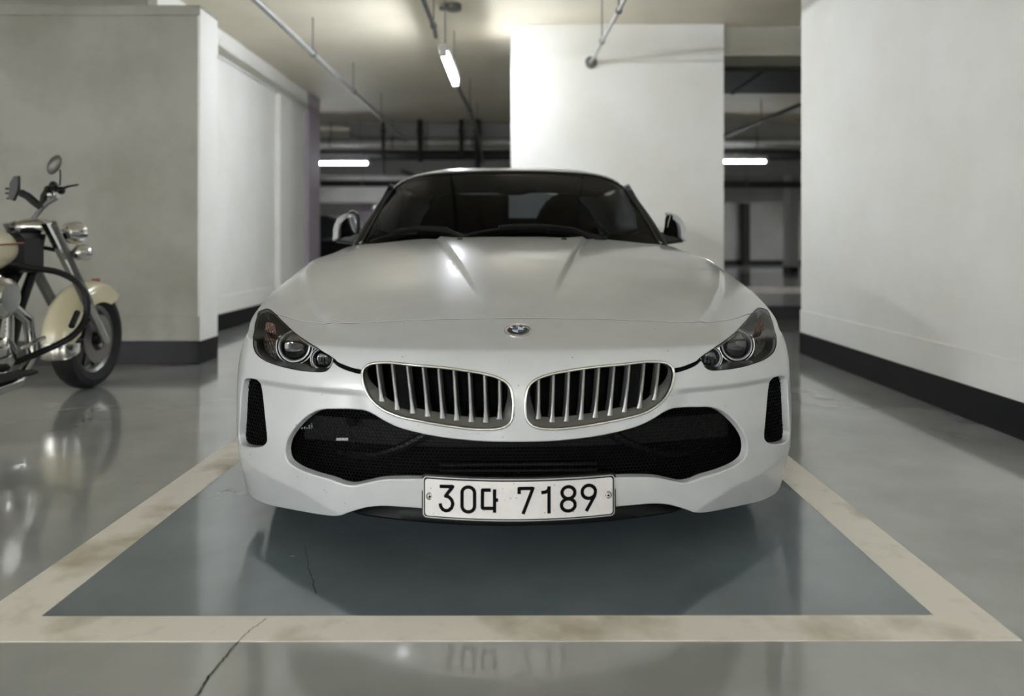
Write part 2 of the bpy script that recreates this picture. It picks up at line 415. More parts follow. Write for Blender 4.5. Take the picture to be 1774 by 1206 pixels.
crack([(548, 1030), (541, 1005), (534, 985), (531, 962), (527, 945)], .0011, 'floor_crack', 'faint hairline crack in the dark bay floor ahead of the car')

# ---- lamps
M['fixture'] = mat('lamp_body', 'c9c9c4', .4); M['conduit'] = mat('conduit_grey', '6d6c69', .5, .3, noise=.15)
M['steel'] = mat('galvanised_pipe', 'aaaaa6', .4, .5, noise=.15); M['dark_pipe'] = mat('dark_pipe', '232321', .6)
def lamp(x, y, z, along='y', L_=1.2, label='', group=None, m='tube', rod=True):
    t = empty('tube_lamp', (x, y, z)); tag(t, label, 'ceiling lamp', group)
    def rot(b):
        if along == 'x': b.v = [(v[1], v[0], v[2]) for v in b.v]; b.f = [tuple(reversed(f)) for f in b.f]
        return b
    rot(MB().box(-.045, .045, -L_/2, L_/2, .012, .075, .008)).build('housing', M['fixture'], t)
    rot(MB().tube([(0, -L_/2+.03, -.012), (0, L_/2-.03, -.012)], .024, 14)).build('diffuser', M[m] if isinstance(m, str) else m, t)
    for s in (-1, 1): rot(MB().box(-.03, .03, s*L_/2-.03, s*L_/2+.03, -.038, .02, .006)).build('end_cap', M['fixture'], t)
    if rod:
        for s in (-1, 1): rot(MB().tube([(0, s*L_*.38, .07), (0, s*L_*.38, CEIL-z)], .005, 6)).build('hanger_rod', M['conduit'], t)
    return t
LW = [47, 12, 0, 0, 555, 0, 0, 0, 30, 110]
def gl(i): return emit('tube_light_%d' % i, (.91, .965, 1.03), LW[i])
TM = [gl(i) for i in range(10)]
def lamp2(g, *a, **k): k['m'] = TM[g]; return lamp(*a, **k)
lamp2(0, -.64, 6.98, 2.54, 'y', 1.22, 'glowing tube lamp hanging above the roof of the white car')
lamp2(1, -3.18, 12.7, 2.27, 'x', 1.25, 'glowing tube lamp in the dark left opening under the silver pipe')
lamp2(1, 3.65, 12.7, 2.30, 'x', 1.25, 'glowing tube lamp seen through the right opening beside the middle wall')
lamp2(1, -5.2, 26.6, 2.15, 'x', .9, 'small distant tube lamp just left of the windscreen pillar')
for x, nm in ((-9.5, 'leftmost'), (-5, 'second'), (-.3, 'middle'), (4.5, 'fourth'), (9.5, 'rightmost')): lamp2(4, x, -8.5, 2.54, 'y', 1.22, 'unseen tube lamp of the row across the lane, the %s one' % nm, 'unseen lane lamps')  # unseen row behind the camera, placed and strengthened to light the car front
for x, y, nm in ((-6.5, 20.0, 'behind the left wall'), (10.8, 25.0, 'in the right corner')): lamp2(9, x, y, 2.4, 'y', 1.22, 'unseen tube lamp added at the far end of the car park ' + nm, 'added far end lamps')  # unseen lamps added to brighten the far walls

# ---- pipes and conduits under the ceiling
def pipe(name, pts, r, m, label, rods=(), clamps=True, cat='pipe', n=12):
    p0 = pts[0]; t = empty(name, p0); tag(t, label, cat)
    loc = [tuple(a-b for a, b in zip(p, p0)) for p in pts]
    MB().tube(loc, r, n).build('run', M[m], t)
    for (x, y, z) in rods:
        MB().tube([(x-p0[0], y-p0[1], z-p0[2]+r*.8), (x-p0[0], y-p0[1], CEIL-p0[2])], .006, 6).build('hanger_rod', M['conduit'], t)
        if clamps:
            MB().lathe([(r+.002, -.018), (r+.009, -.018), (r+.009, .018), (r+.002, .018)], (x-p0[0], y-p0[1], z-p0[2]), (0, 1, 0) if abs(pts[0][0]-pts[-1][0]) < .7 else (1, 0, 0), 14, close=True).build('clamp', M['conduit'], t)
    return t
pipe('ceiling_pipe', [(-1.93, -3, 2.69), (-1.94, 6, 2.69), (-1.955, 12.9, 2.69)], .026, 'steel', 'long thin grey pipe running back along the ceiling left of the car',
     [(-1.93, 4.2, 2.69), (-1.94, 7.0, 2.69), (-1.945, 8.75, 2.69), (-1.95, 10.55, 2.69)])
pipe('cable_conduit', [(-.70, -3, 2.70), (-.70, 6.25, 2.70), (-.70, 6.335, 2.66)], .019, 'conduit', 'thin dark conduit leading to the near end of the hanging tube lamp', [(-.70, 5.2, 2.70), (-.70, 6.15, 2.70)])
pipe('cable_conduit', [(-.645, 7.63, 2.62), (-.66, 8.6, 2.63), (-.62, 9.6, 2.62), (-.62, 11.3, 2.60), (-.60, 12.9, 2.30)], .024, 'conduit', 'dark conduit leaving the far end of the hanging tube lamp', [(-.62, 9.6, 2.62), (-.62, 11.3, 2.60)])
pipe('sprinkler_pipe', [(.80, -3, 2.655), (.775, 5.3, 2.655), (.712, 7.22, 2.655)], .017, 'steel', 'thin silver pipe ending in a ring on the middle wall', [(.765, 5.6, 2.655), (.735, 6.45, 2.655)])
o = MB().lathe([(.018, 0), (.058, 0), (.06, -.012), (.05, -.022), (.022, -.024)], (.712, 7.22, 2.655), (0, 1, 0), 24).build('pipe_collar', M['conduit']); tag(o, 'round dark collar where the thin pipe meets the middle wall', 'pipe collar')
b = MB().lathe([(0, -.055), (.06, -.055), (.07, -.05), (.07, 0)], (-.575, 6.62, CEIL), (0, 0, 1), 24)
b.box(-.70, -.60, 6.60, 6.64, CEIL-.05, CEIL-.02); o = b.build('junction_box', M['conduit']); tag(o, 'round grey junction box on the ceiling above the tube lamp', 'junction box')
pipe('duct_pipe', [(-9, 13.05, 2.66), (9, 13.05, 2.66)], .092, 'steel', 'broad silver pipe crossing the far aisle above the lamps', [(x, 13.05, 2.66) for x in (-3.3, -2.2, -1.6, -.8, .9, 4.2)], n=16)
pipe('drain_pipe', [(-9, 13.3, 2.47), (9, 13.3, 2.47)], .09, 'dark_pipe', 'black pipe crossing the far aisle just under the silver pipe', [(x, 13.3, 2.44) for x in (-2.4, -.65, 3.9)], n=16)
pipe('drain_pipe', [(-9, 16.2, 2.20), (9, 16.2, 2.16)], .07, 'dark_pipe', 'dark pipe further back below the black pipe', [(x, 16.2, 2.2) for x in (-3.4, -1.4, 5)], n=12)
pipe('branch_pipe', [(3.44, 12.6, 2.67), (3.80, 9.4, 2.74)], .028, 'dark_pipe', 'dark slanting pipe high in the right opening', [(3.62, 11.0, 2.705)])
pipe('branch_pipe', [(-2.3, 14.5, 2.30), (-1.2, 16.0, 1.98)], .05, 'conduit', 'grey slanting pipe above the left edge of the car roof', [(-1.9, 15.1, 2.18)])

for x, r_, z0, lb in ((-2.34, .026, 2.1, 'thin dark dropper pipe nearest the far left lamp'), (-1.70, .045, 2.3, 'dark dropper pipe above the left edge of the car roof'), (-.98, .04, 2.45, 'short dark dropper pipe left of the thickest one'), (-.70, .055, 2.15, 'thickest dark dropper pipe, just left of the middle wall')):
    o = MB().tube([(x, 12.86, z0), (x, 12.86, CEIL)], r_, 12).build('dropper_pipe', M['dark_pipe']); tag(o, lb, 'pipe', 'dropper pipes in the far aisle')
    MB().lathe([(r_+.001, CEIL-.22), (r_+.016, CEIL-.22), (r_+.016, CEIL-.18), (r_+.001, CEIL-.18)], (x, 12.86, 0), (0, 0, 1), 14, close=True).build('coupling', M['dark_pipe'], o)
o = MB().box(2.1, 11.9, 10.9, 12.4, .1502, .152).build('floor_light_band', M['line']); tag(o, 'broad pale band of light painted into the raised floor in the right opening', 'floor marking')  # lamplight on the platform put in as a pale sheet
# ---- dark saloon parked side-on deep in the left opening
pk = empty('parked_car', (-4.15, 14.8, 0), 0); tag(pk, 'black saloon parked side-on far back behind the left wall', 'car')
M['far_black'] = mat('black_car_paint', '050506', .25, coat=1)
prof = [(-2.25, .30), (-2.3, .62), (-2.15, .80), (-1.7, .90), (-1.2, .96), (-.75, 1.30), (-.2, 1.42), (.5, 1.42), (1.05, 1.25), (1.5, .98), (2.1, .88), (2.28, .66), (2.25, .30)]
V = []; yl = [(-.88, 1.0), (-.90, .96), (.90, .96), (.88, 1.0)]
for (x, z) in prof:
    inset = max(0, z-.92)*.42
    V += [(x, -.90+inset, z), (x, .90-inset, z)]
n = len(prof); F = [(2*i, 2*i+2, 2*i+3, 2*i+1) for i in range(n-1)]+[tuple(2*i for i in range(n))[::-1], tuple(2*i+1 for i in range(n))]
o = mesh('body', V, F, M['far_black'], pk); md = o.modifiers.new('bevel', 'BEVEL'); md.width = .05; md.segments = 3
for q in ([(-.95, 1.0), (-.62, 1.27), (-.15, 1.36), (-.1, .98)], [(0, .98), (-.02, 1.36), (.48, 1.36), (.95, 1.22), (1.25, 1.0)]):
    for s in (-1, 1):
        mesh('side_window', [(x, s*(.915-max(0, z-.92)*.42), z) for x, z in q], [tuple(range(len(q)))], mat('far_glass', '15171a', .1), pk)
for x in (-1.4, 1.4):
    for s in (-1, 1):
        MB().lathe([(0, -.09), (.20, -.09), (.30, -.10), (.32, -.06), (.32, .06), (.30, .10), (.20, .09), (0, .09)], (x, s*.83, .32), (0, 1, 0), 28).build('wheel', M['base'], pk)
# --- body surface: a cubic B-spline net swept from the bumper over the hood (car metres: x right, y back from the nose, z up)
COLX = [0, .15, .30, .45, .55, .65, .75, .832, .882, .902, .906]
COLP = [0, .004, .018, .052, .088, .14, .21, .275, .345, .45, .57]
ROWS = [  # yc, zc, k, cross-section drop per column
 (.066, .06, 1.0, None), (.050, .12, 1.0, None), (.034, .19, 1.0, None), (.022, .27, 1.0, None), (.016, .35, 1.0, None),
 (.018, .43, 1.0, None), (.030, .50, .97, None), (.048, .560, .90, None), (.070, .592, .84, None), (.080, .602, .80, None),
 (.096, .608, .76, None), (.180, .640, .68, [0, 0, -.002, -.006, -.010, -.014, -.018, -.02, -.022, -.024, -.03]),
 (.270, .674, .60, [0, 0, -.003, -.009, -.014, -.02, -.026, -.028, -.03, -.04, -.055]),
 (.42, .722, .52, [0, -.001, -.004, -.012, -.018, -.026, -.03, -.032, -.036, -.055, -.10]),
 (.60, .768, .44, [0, -.001, -.004, -.010, -.016, -.022, -.026, -.026, -.030, -.055, -.12]),
 (.80, .812, .38, [0, -.001, -.004, -.010, -.015, -.020, -.024, -.028, -.045, -.075, -.14]),
 (1.00, .853, .36, [0, -.001, -.003, -.008, -.012, -.018, -.025, -.035, -.06, -.10, -.17]),
 (1.20, .890, .36, [0, -.001, -.003, -.008, -.012, -.018, -.03, -.055, -.09, -.14, -.20]),
 (1.38, .922, .36, [0, -.001, -.003, -.008, -.013, -.022, -.042, -.075, -.12, -.17, -.23]),
 (1.60, .955, .36, [0, -.001, -.003, -.008, -.013, -.024, -.05, -.085, -.13, -.18, -.25]),
]
XS = [1, 1, 1, 1, 1, 1, .997, .983, .972, .964, .962, .972, .993, 1.0, .990, .985, 1.0, 1.015, 1.0, 1]
NR = len(ROWS); NC = len(COLX)
def _net():
    A = np.zeros((NR, 2*NC-1, 3))
    for i, (yc, zc, k, dz) in enumerate(ROWS):
        dz = dz or [0]*NC
        for j in range(-(NC-1), NC):
            a = abs(j); A[i, j+NC-1] = ((-1 if j < 0 else 1)*COLX[a]*XS[i], yc + COLP[a]*k, zc + dz[a])
    A = np.concatenate([2*A[:1]-A[1:2], A, 2*A[-1:]-A[-2:-1]], 0)
    A = np.concatenate([2*A[:, :1]-A[:, 1:2], A, 2*A[:, -1:]-A[:, -2:-1]], 1)
    return A
NET = _net()
def sst(t): t = np.clip(t, 0, 1); return t*t*(3-2*t)
def _basis(f): return [(1-f)**3/6, (3*f**3-6*f**2+4)/6, (-3*f**3+3*f**2+3*f+1)/6, f**3/6]
CR0, CR1 = .102, .224
RIDGE = ([.2, .42, .65, .9, 1.1, 1.5], [.50, .625, .725, .80, .83, .84])
def S(u, v):
    """u in [-10,10] across, v in [0,NR-1] from under the bumper to the cowl"""
    u = np.asarray(u, float); v = np.asarray(v, float)
    uu = np.clip(u+NC-1, 0, 2*NC-2-1e-6); vv = np.clip(v, 0, NR-1-1e-6)
    iu = uu.astype(int); iv = vv.astype(int); bu = _basis(uu-iu); bv = _basis(vv-iv)
    P = 0
    for a in range(4):
        for b in range(4):
            P = P + (bv[a]*bu[b])[..., None]*NET[iv+a, iu+b]
    x, y, z = P[..., 0], P[..., 1], P[..., 2]
    ax = np.abs(x); z0 = z
    # centre power dome with creased edges
    xd = CR0 + (y-.35)*CR1
    z = z + .016*sst((y-.32)/.6)*(1-sst((ax-xd+.012)/.024))*(v > 11)
    # long ridge that runs from the headlight corner to the shoulder, fender falls away outside it
    xr = np.interp(y, *RIDGE)
    w = sst((y-.22)/.15)*(1-sst((y-1.1)/.3))*(v > 10)
    z = z + w*(.010*np.exp(-((ax-xr)/.06)**2)*(ax < xr) + .010*(1-sst((ax-xr)/.028))*(ax >= xr))
    # crease under the headlights, bumper face recessed below it
    y = y + .016*sst((.494-z0)/.022)*sst((z0-.33)/.12)*sst((ax-.40)/.08)*(1-sst((ax-.79)/.06))
    # lower blade: the face below the diagonal crease turns under
    zc = np.interp(ax, [.40, .5, .62, .784, .87], [.10, .137, .19, .222, .258])
    d = zc - z0; y = y + .33*np.where(d > .008, d-.004, np.where(d > 0, d*d/.016, 0))*sst((ax-.40)/.06)
    return np.stack([x, y, z], -1)
def SN(u, v):
    e = .02; du = S(u+e, v)-S(u-e, v); dv = S(u, v+e)-S(u, v-e)
    n = np.cross(du, dv); n /= np.linalg.norm(n, axis=-1, keepdims=True)+1e-12
    return n
OUT = {
 'headlight': [(-7.767, 12.528), (-7.503, 12.666), (-7.151, 12.736), (-6.894, 12.667), (-6.376, 12.309), (-5.89, 11.761), (-5.443, 11.005), (-4.847, 9.963), (-4.275, 8.152), (-3.946, 7.623), (-3.794, 7.376), (-3.839, 7.019), (-3.91, 6.72), (-4.042, 6.588), (-4.422, 6.54), (-4.983, 6.555), (-5.595, 6.654), (-6.164, 6.827), (-6.643, 7.162), (-6.97, 7.799), (-7.226, 9.346), (-7.495, 11.374), (-7.586, 12.099)],
 'kidney': [(-3.01, 6.675), (-2.963, 6.985), (-2.809, 7.251), (-2.484, 7.365), (-2.0, 7.248), (-1.466, 7.129), (-1.026, 6.972), (-0.589, 6.765), (-0.308, 6.518), (-0.157, 6.215), (-0.094, 5.748), (-0.084, 5.31), (-0.116, 4.894), (-0.221, 4.672), (-0.41, 4.565), (-0.788, 4.551), (-1.316, 4.661), (-1.848, 4.821), (-2.217, 4.961), (-2.511, 5.19), (-2.758, 5.56), (-2.914, 6.012)],
 'intake': [(0.0, 4.21), (-0.513, 4.222), (-1.029, 4.285), (-1.443, 4.371), (-1.861, 4.508), (-2.177, 4.653), (-2.448, 4.859), (-2.681, 5.085), (-2.878, 5.186), (-3.141, 5.177), (-3.566, 5.138), (-4.006, 5.078), (-4.287, 4.955), (-4.565, 4.726), (-4.84, 4.398), (-5.066, 4.032), (-5.212, 3.658), (-5.252, 3.27), (-5.161, 2.965), (-4.892, 2.774), (-4.355, 2.626), (-3.726, 2.523), (-3.35, 2.409), (-3.13, 2.408), (-2.882, 2.519), (-2.522, 2.691), (-2.193, 2.758), (-1.663, 2.791), (-1.035, 2.776), (-0.515, 2.783), (0.0, 2.78)],
 'side_intake': [(-7.189, 5.758), (-6.832, 5.894), (-6.484, 5.91), (-6.293, 5.736), (-6.183, 5.423), (-6.072, 4.89), (-5.949, 4.286), (-5.873, 3.78), (-5.894, 3.518), (-6.072, 3.295), (-6.396, 3.158), (-6.944, 3.067), (-7.451, 3.106), (-7.642, 3.383), (-7.516, 3.983), (-7.419, 4.676), (-7.342, 5.281)],
 'gap': [(-3.817, 7.447), (-3.67, 7.22), (-3.417, 7.033), (-3.205, 6.909), (-3.028, 6.848), (-3.009, 6.592), (-3.259, 6.666), (-3.473, 6.775), (-3.694, 6.953), (-3.824, 7.181)],
 'sensor': [(-5.798, 4.934), (-5.779, 5.004), (-5.739, 5.025), (-5.692, 5.011), (-5.664, 4.928), (-5.671, 4.84), (-5.709, 4.803), (-5.761, 4.815), (-5.788, 4.871)],
 'shut': [(0.0, 11.876), (-0.424, 11.862), (-1.129, 11.839), (-1.836, 11.817), (-2.558, 11.773), (-3.104, 11.73), (-3.774, 11.638), (-4.346, 11.668), (-4.855, 11.812), (-5.387, 11.952), (-5.874, 12.173), (-6.262, 12.336), (-6.397, 12.352)],
 'bottom': [(0.0, 1.686), (-1.039, 1.704), (-1.67, 1.788), (-2.097, 1.816), (-2.482, 1.811), (-2.778, 1.73), (-3.041, 1.576), (-3.339, 1.357), (-3.538, 1.197), (-3.723, 1.101), (-4.068, 1.014), (-4.672, 0.907), (-5.307, 0.795), (-6.033, 0.632), (-6.623, 0.581), (-7.209, 0.566), (-7.893, 0.723)],
 'slat_top': [(-2.692, 7.025), (-2.388, 7.052), (-2.094, 7.034), (-1.796, 7.012), (-1.505, 6.973), (-1.216, 6.925), (-0.93, 6.85), (-0.643, 6.725), (-0.362, 6.55)],
 'slat_bot': [(-2.526, 5.502), (-2.22, 5.213), (-1.932, 5.097), (-1.657, 5.002), (-1.385, 4.938), (-1.126, 4.88), (-0.863, 4.831), (-0.599, 4.813), (-0.351, 4.928)],
 'lamp_spots': [(-5.213, 8.525), (-4.15, 7.333), (-6.367, 8.865)],
 'badge': [(0.0, 11.042)],
 'nozzle': [(-1.5, 17.318)],
 'cowl': [(0.0, 17.583), (-0.794, 17.6), (-1.638, 17.568), (-2.559, 17.981), (-3.598, 17.815), (-4.614, 17.712), (-5.529, 17.941)],
 'chips': [(-1, -2.201, 7.782), (-1, -2.138, 7.818), (-1, -0.184, 7.53), (-1, -0.015, 6.21), (-1, -0.043, 4.889), (-1, -0.731, 4.455), (-1, -0.3, 4.331), (-1, -1.815, 4.699), (-1, -4.841, 4.365), (-1, -4.058, 5.568), (-1, -4.8, 2.495), (-1, -4.494, 2.497), (-1, -3.954, 2.163), (-1, -3.885, 2.085), (-1, -3.359, 1.738), (-1, -6.718, 2.859), (1, -4.369, 1.842), (1, -2.854, 11.213), (1, -4.147, 11.232), (1, -4.475, 4.985), (1, -2.885, 5.633), (1, -2.386, 5.065), (1, -2.307, 8.353), (1, -2.953, 8.219), (-1, -1.854, 13.884), (-1, -1.477, 14.306), (1, -1.009, 7.746), (1, -1.837, 4.838), (-1, -2.303, 11.624), (1, -1.355, 13.372)],
}
# ------------------------------------------------------------------ the car: skin panels cut from one surface
CAR = empty('sports_car', (.0046, 1.97, 0), .0234)
tag(CAR, 'white low two-seat sports car with twin kidney grilles parked nose-out', 'car')
def mir(p): p = np.array(p, float).copy(); p[:, 0] *= -1; return p
def loopuv(k, step=.035):
    return cr(OUT[k], step, closed=True)
HL = loopuv('headlight'); KD = loopuv('kidney'); SI = loopuv('side_intake'); GP = loopuv('gap', .03); SE = loopuv('sensor', .02)
half = cr(OUT['intake'], .035); IN = np.concatenate([half, mir(half)[-2:0:-1]])
def ext(k, endpts):
    h = cr(list(OUT[k])+endpts, .04); return np.concatenate([mir(h)[::-1][:-1], h])     # runs from +u to -u
SH = ext('shut', [(-7.3, 12.45), (-8.4, 12.75), (-9.2, 12.85), (-10.0, 12.9)])
BT = ext('bottom', [(-8.7, .85), (-10.0, 1.0)])
CW = ext('cowl', [(-6.3, 18.25), (-7.3, 18.5), (-8.5, 18.6), (-10.0, 18.6)])
def curve_v(C, u): o = np.argsort(C[:, 0]); return np.interp(u, C[o, 0], C[o, 1])
DG = .026
lines = []
HLi = offset2(HL, -.012); HLo = offset2(HL, .004)
for lp in (HLo, HLi, KD, SI, GP, SE, offset2(SE, -.012)): lines += [(lp, True), (mir(lp), True)]
lines.append((IN, True))
for C, d in ((SH, -DG), (SH, DG), (BT, 0), (CW, 0)): lines.append((C+np.array([0, d]), False))
bd = np.linspace(.3, NR-1.02, 150)
lines += [(np.stack([np.full(150, -9.98), bd], 1), False), (np.stack([np.full(150, 9.98), bd], 1), False)]
gu, gv = np.meshgrid(np.arange(-9.98+.11, 9.9, .11), np.arange(.35, NR-1.05, .11)); gp = np.stack([gu.ravel(), gv.ravel()], 1)
# finer rows over the fold and the creases
gu2, gv2 = np.meshgrid(np.arange(-9.9, 9.9, .09), np.concatenate([np.arange(5.5, 6.6, .05), np.arange(8.3, 10.2, .06)])); gp = np.concatenate([gp, np.stack([gu2.ravel(), gv2.ravel()], 1)])
# denser points along the two creases so that they stay crisp
us_ = np.linspace(-9.6, 0, 400); cl_, fl_ = [], []
for vv in np.arange(11.3, 18.6, .035):
    Pv = S(us_, np.full(400, vv)); ax_ = np.abs(Pv[:, 0]); yy = Pv[:, 1]
    for off_ in (-.016, -.012, -.008, -.004, 0, .004, .008, .012):
        g_ = ax_-(CR0+(yy-.35)*CR1)-off_; i_ = np.argmin(np.abs(g_)); uu = us_[i_]
        if 0 < i_ < 399: uu = float(np.interp(0, *( (g_[[i_+1, i_-1]], us_[[i_+1, i_-1]]) if g_[i_+1] < g_[i_-1] else (g_[[i_-1, i_+1]], us_[[i_-1, i_+1]]))))
        cl_ += [(uu, vv), (-uu, vv)]
    if vv < 16.5:
        for off_ in (-.03, -.015, 0, .007, .014, .021, .028):
            g_ = ax_-np.interp(yy, *RIDGE)-off_; i_ = np.argmin(np.abs(g_)); cl_ += [(us_[i_], vv), (-us_[i_], vv)]
cl_ = np.array(cl_); dmin = ((gp[:, None, 0]-0)**2)[:, 0]*0+9
for k in range(0, len(gp), 2000): dmin[k:k+2000] = ((gp[k:k+2000, None, :]-cl_[None])**2).sum(2).min(1)
gp = np.concatenate([gp[dmin > .0012], cl_])
allb = np.concatenate([l[0] for l in lines])
keep = np.ones(len(gp), bool)
for k in range(0, len(gp), 4000):
    d = ((gp[k:k+4000, None, :]-allb[None])**2).sum(2).min(1); keep[k:k+4000] = d > .018**2
UV, TR = cdt(gp[keep], lines)
C = UV[TR].mean(1); Ca = np.stack([-np.abs(C[:, 0]), C[:, 1]], 1)
def inn(poly): return pip(Ca, poly)
in_hlo, in_hli, in_kd, in_si, in_gp, in_se = inn(HLo), inn(HLi), inn(KD), inn(SI), inn(GP), inn(SE); in_sei = inn(offset2(SE, -.012))
in_in = pip(C, IN); u_, v_ = Ca[:, 0], Ca[:, 1]
sh = curve_v(SH, u_); inside = (v_ > curve_v(BT, u_)) & (v_ < curve_v(CW, u_)) & (np.abs(C[:, 0]) < 9.98)
holes = in_hlo | in_kd | in_si | in_gp | in_se | in_in
def edge_r(uv): return np.where(uv[:, 1] > 6.2, .0012, .0045)
def edge_d(uv): return np.where(uv[:, 1] > 6.2, .012, .018)
bumper = panel('front_bumper', UV, TR[inside & ~holes & (v_ < sh-DG)], S, SN, M['paint'], CAR, edge_r, edge_d)
hood = panel('bonnet', UV, TR[inside & ~holes & (v_ > sh+DG)], S, SN, M['paint'], CAR, .0012, .012)
sides = (C[:, 0] < 0, C[:, 0] > 0)
def Soff(d, back=0):
    def f(u, v): return S(u, v)-SN(u, v)*d+np.array([0, back, 0])
    return f
for k in (0, 1):
    panel('parking_sensor', UV, TR[in_sei & sides[k]], S, SN, M['paint'], CAR, .0006, .004)

# dark liner behind every opening
lin = TR[inside & (v_ < 10)]
gu, gv = np.meshgrid(np.linspace(-9.6, 9.6, 70), np.linspace(1.4, 11.8, 40))
P = Soff(.09, .05)(gu, gv); P[:, :, 0] *= .985
P[..., 2] = np.minimum(P[..., 2], .60)
nu = gu.shape[1]; F = [(j*nu+i, j*nu+i+1, (j+1)*nu+i+1, (j+1)*nu+i) for j in range(gu.shape[0]-1) for i in range(nu-1)]
mesh('bumper_liner', P.reshape(-1, 3), F, M['void'], CAR, True)
# seam filler strip under the bonnet gap
gu = np.linspace(-6.6, 6.6, 120); P = [S(u, curve_v(SH, -abs(u))+dv)-SN(u, curve_v(SH, -abs(u)))*.0010 for dv in (-.024, .024) for u in gu]
mesh('bonnet_seal', np.array(P), [(i, i+1, 121+i, 120+i) for i in range(119)], M['void'], CAR, True)

# ---- black gap strips between kidney and headlight
for s in (1, -1):
    g = GP*np.array([s, 1]); c = g.mean(0); q = S(g[:, 0], g[:, 1])-SN(g[:, 0], g[:, 1])*.006
    vs = list(q)+[q.mean(0)]; n = len(q); mesh('gap_strip', vs, [(i, (i+1) % n, n) for i in range(n)], M['void'], CAR, True)

# ---- honeycomb inserts
def plan_curve(v, back):
    us = np.linspace(-9.9, 9.9, 400); P = S(us, np.full_like(us, v)); n = SN(us, np.full_like(us, v)); n[:, 2] = 0; n /= np.linalg.norm(n, axis=1, keepdims=True)
    Q = P-n*back; s = np.concatenate([[0], np.cumsum(np.linalg.norm(np.diff(Q[:, :2], axis=0), axis=1))]); s -= np.interp(0, Q[:, 0], s)
    return us, Q, n, s
def honeycomb(name, poly_uv, v, back, pitch, parent, m, wire=.16, depth=.004, lean=0):
    us, Q, n, s = plan_curve(v, back)
    pu = np.interp(poly_uv[:, 0], us, s); pz = S(poly_uv[:, 0], poly_uv[:, 1])[:, 2]
    poly = offset2(np.stack([pu, pz], 1), pitch*1.1)
    r = pitch/math.sqrt(3); x0, x1 = poly[:, 0].min(), poly[:, 0].max(); z0, z1 = poly[:, 1].min(), poly[:, 1].max()
    cs = []
    j = 0; z = z0
    while z < z1:
        x = x0+(pitch/2 if j % 2 else 0)
        while x < x1: cs.append((x, z)); x += pitch
        z += r*1.5; j += 1
    cs = np.array(cs); cs = cs[pip(cs, poly)]
    ang = [math.pi/2+k*math.pi/3 for k in range(6)]; V = []; F = []
    for (cx, cz) in cs:
        b = len(V)
        for rad, d in ((r*1.0, 0), (r*(1-wire), 0), (r*(1-wire*.7), depth)):
            for a in ang:
                ss = cx+rad*math.cos(a); zz = cz+rad*math.sin(a)
                V.append((np.interp(ss, s, Q[:, 0])-0*d, np.interp(ss, s, Q[:, 1])+d+lean*(zz-z0), zz))
        for k in range(6):
            k2 = (k+1) % 6; F.append((b+k, b+6+k, b+6+k2, b+k2)); F.append((b+6+k, b+12+k, b+12+k2, b+6+k2))
    return mesh(name, V, F, m, parent)
gr = empty('lower_grille'); gr.parent = CAR
honeycomb('honeycomb_mesh', IN, 3.4, .028, .0104, gr, M['mesh'], wire=.11)
# things behind the mesh, on the left as seen from the front
def behind(px, py, y):   # car-frame point seen at a photo pixel
    x, Y, z = at(px, py, 1.97+y); Xw = x-.0046; Yw = Y-1.97; c, s_ = math.cos(.0234), math.sin(.0234)
    return (c*Xw+s_*Yw, -s_*Xw+c*Yw, z)
b = MB()
for zz in (.245, .262, .279): b.box(-.22, .22, .085, .10, zz, zz+.006, .001)
b.build('radiator_fin', M['black'], gr)
bar = MB()
pts = [(x, .09+.35*max(0, abs(x)-.15)**1.6, .365) for x in np.linspace(-.62, .62, 25)]
for i in range(24):
    a, c = pts[i], pts[i+1]; bar.add([(a[0], a[1], .33), (c[0], c[1], .33), (c[0], c[1], .40), (a[0], a[1], .40)], [(0, 1, 2, 3)])
bar.build('crash_beam', mat('beam_grey', '1d1c1b', .6, spec=.2), gr)
for s in (-1, 1):
    pts = [(s*(.22+.34*t), .085+.22*t*t, .39-.12*t-.03*math.sin(math.pi*t)) for t in np.linspace(0, 1, 12)]
    MB().tube(pts, .012, 8).build('air_duct', M['black'], gr)
p = behind(609, 731, .105); MB().lathe([(0, -.004), (.011, -.004), (.0145, .0), (.0145, .012)], p, (0, 1, 0), 20).build('sensor_disc', M['void'], gr)
p = behind(593, 761, .10); MB().box(p[0]-.0165, p[0]+.0165, p[1]-.001, p[1], p[2]-.004, p[2]+.004, .0005).build('white_label', mat('paper_label', '9d9d9b', .6, noise=.5, nscale=300), gr)
p = behind(533, 738, .15); b = MB()
for k, h in enumerate((.004, .006, .004, .011, .016)): b.box(p[0]-.018+k*.007, p[0]-.014+k*.007, p[1]-.001, p[1], p[2]-.008, p[2]-.008+h)
b.build('small_marking', mat('marking_grey', '6a6a6c', .6), gr)
for s, side in ((1, -1), (-1, 1)):
    g = empty('side_intake'); g.parent = CAR
    q_ = offset2(SI, .25)*np.array([s, 1]); n_ = len(q_); A_ = S(q_[:, 0], q_[:, 1])-SN(q_[:, 0], q_[:, 1])*.024; B_ = S(q_[:, 0], q_[:, 1])-SN(q_[:, 0], q_[:, 1])*.065
    mesh('intake_pocket', list(A_)+list(B_)+[B_.mean(0)], [(i, (i+1) % n_, n_+(i+1) % n_, n_+i) for i in range(n_)]+[(n_+i, n_+(i+1) % n_, 2*n_) for i in range(n_)], M['void'], g, True)
    lp = SI*np.array([s, 1]); honeycomb('honeycomb_mesh', lp, 4.5, .022, .0125, g, M['mesh'], wire=.16)

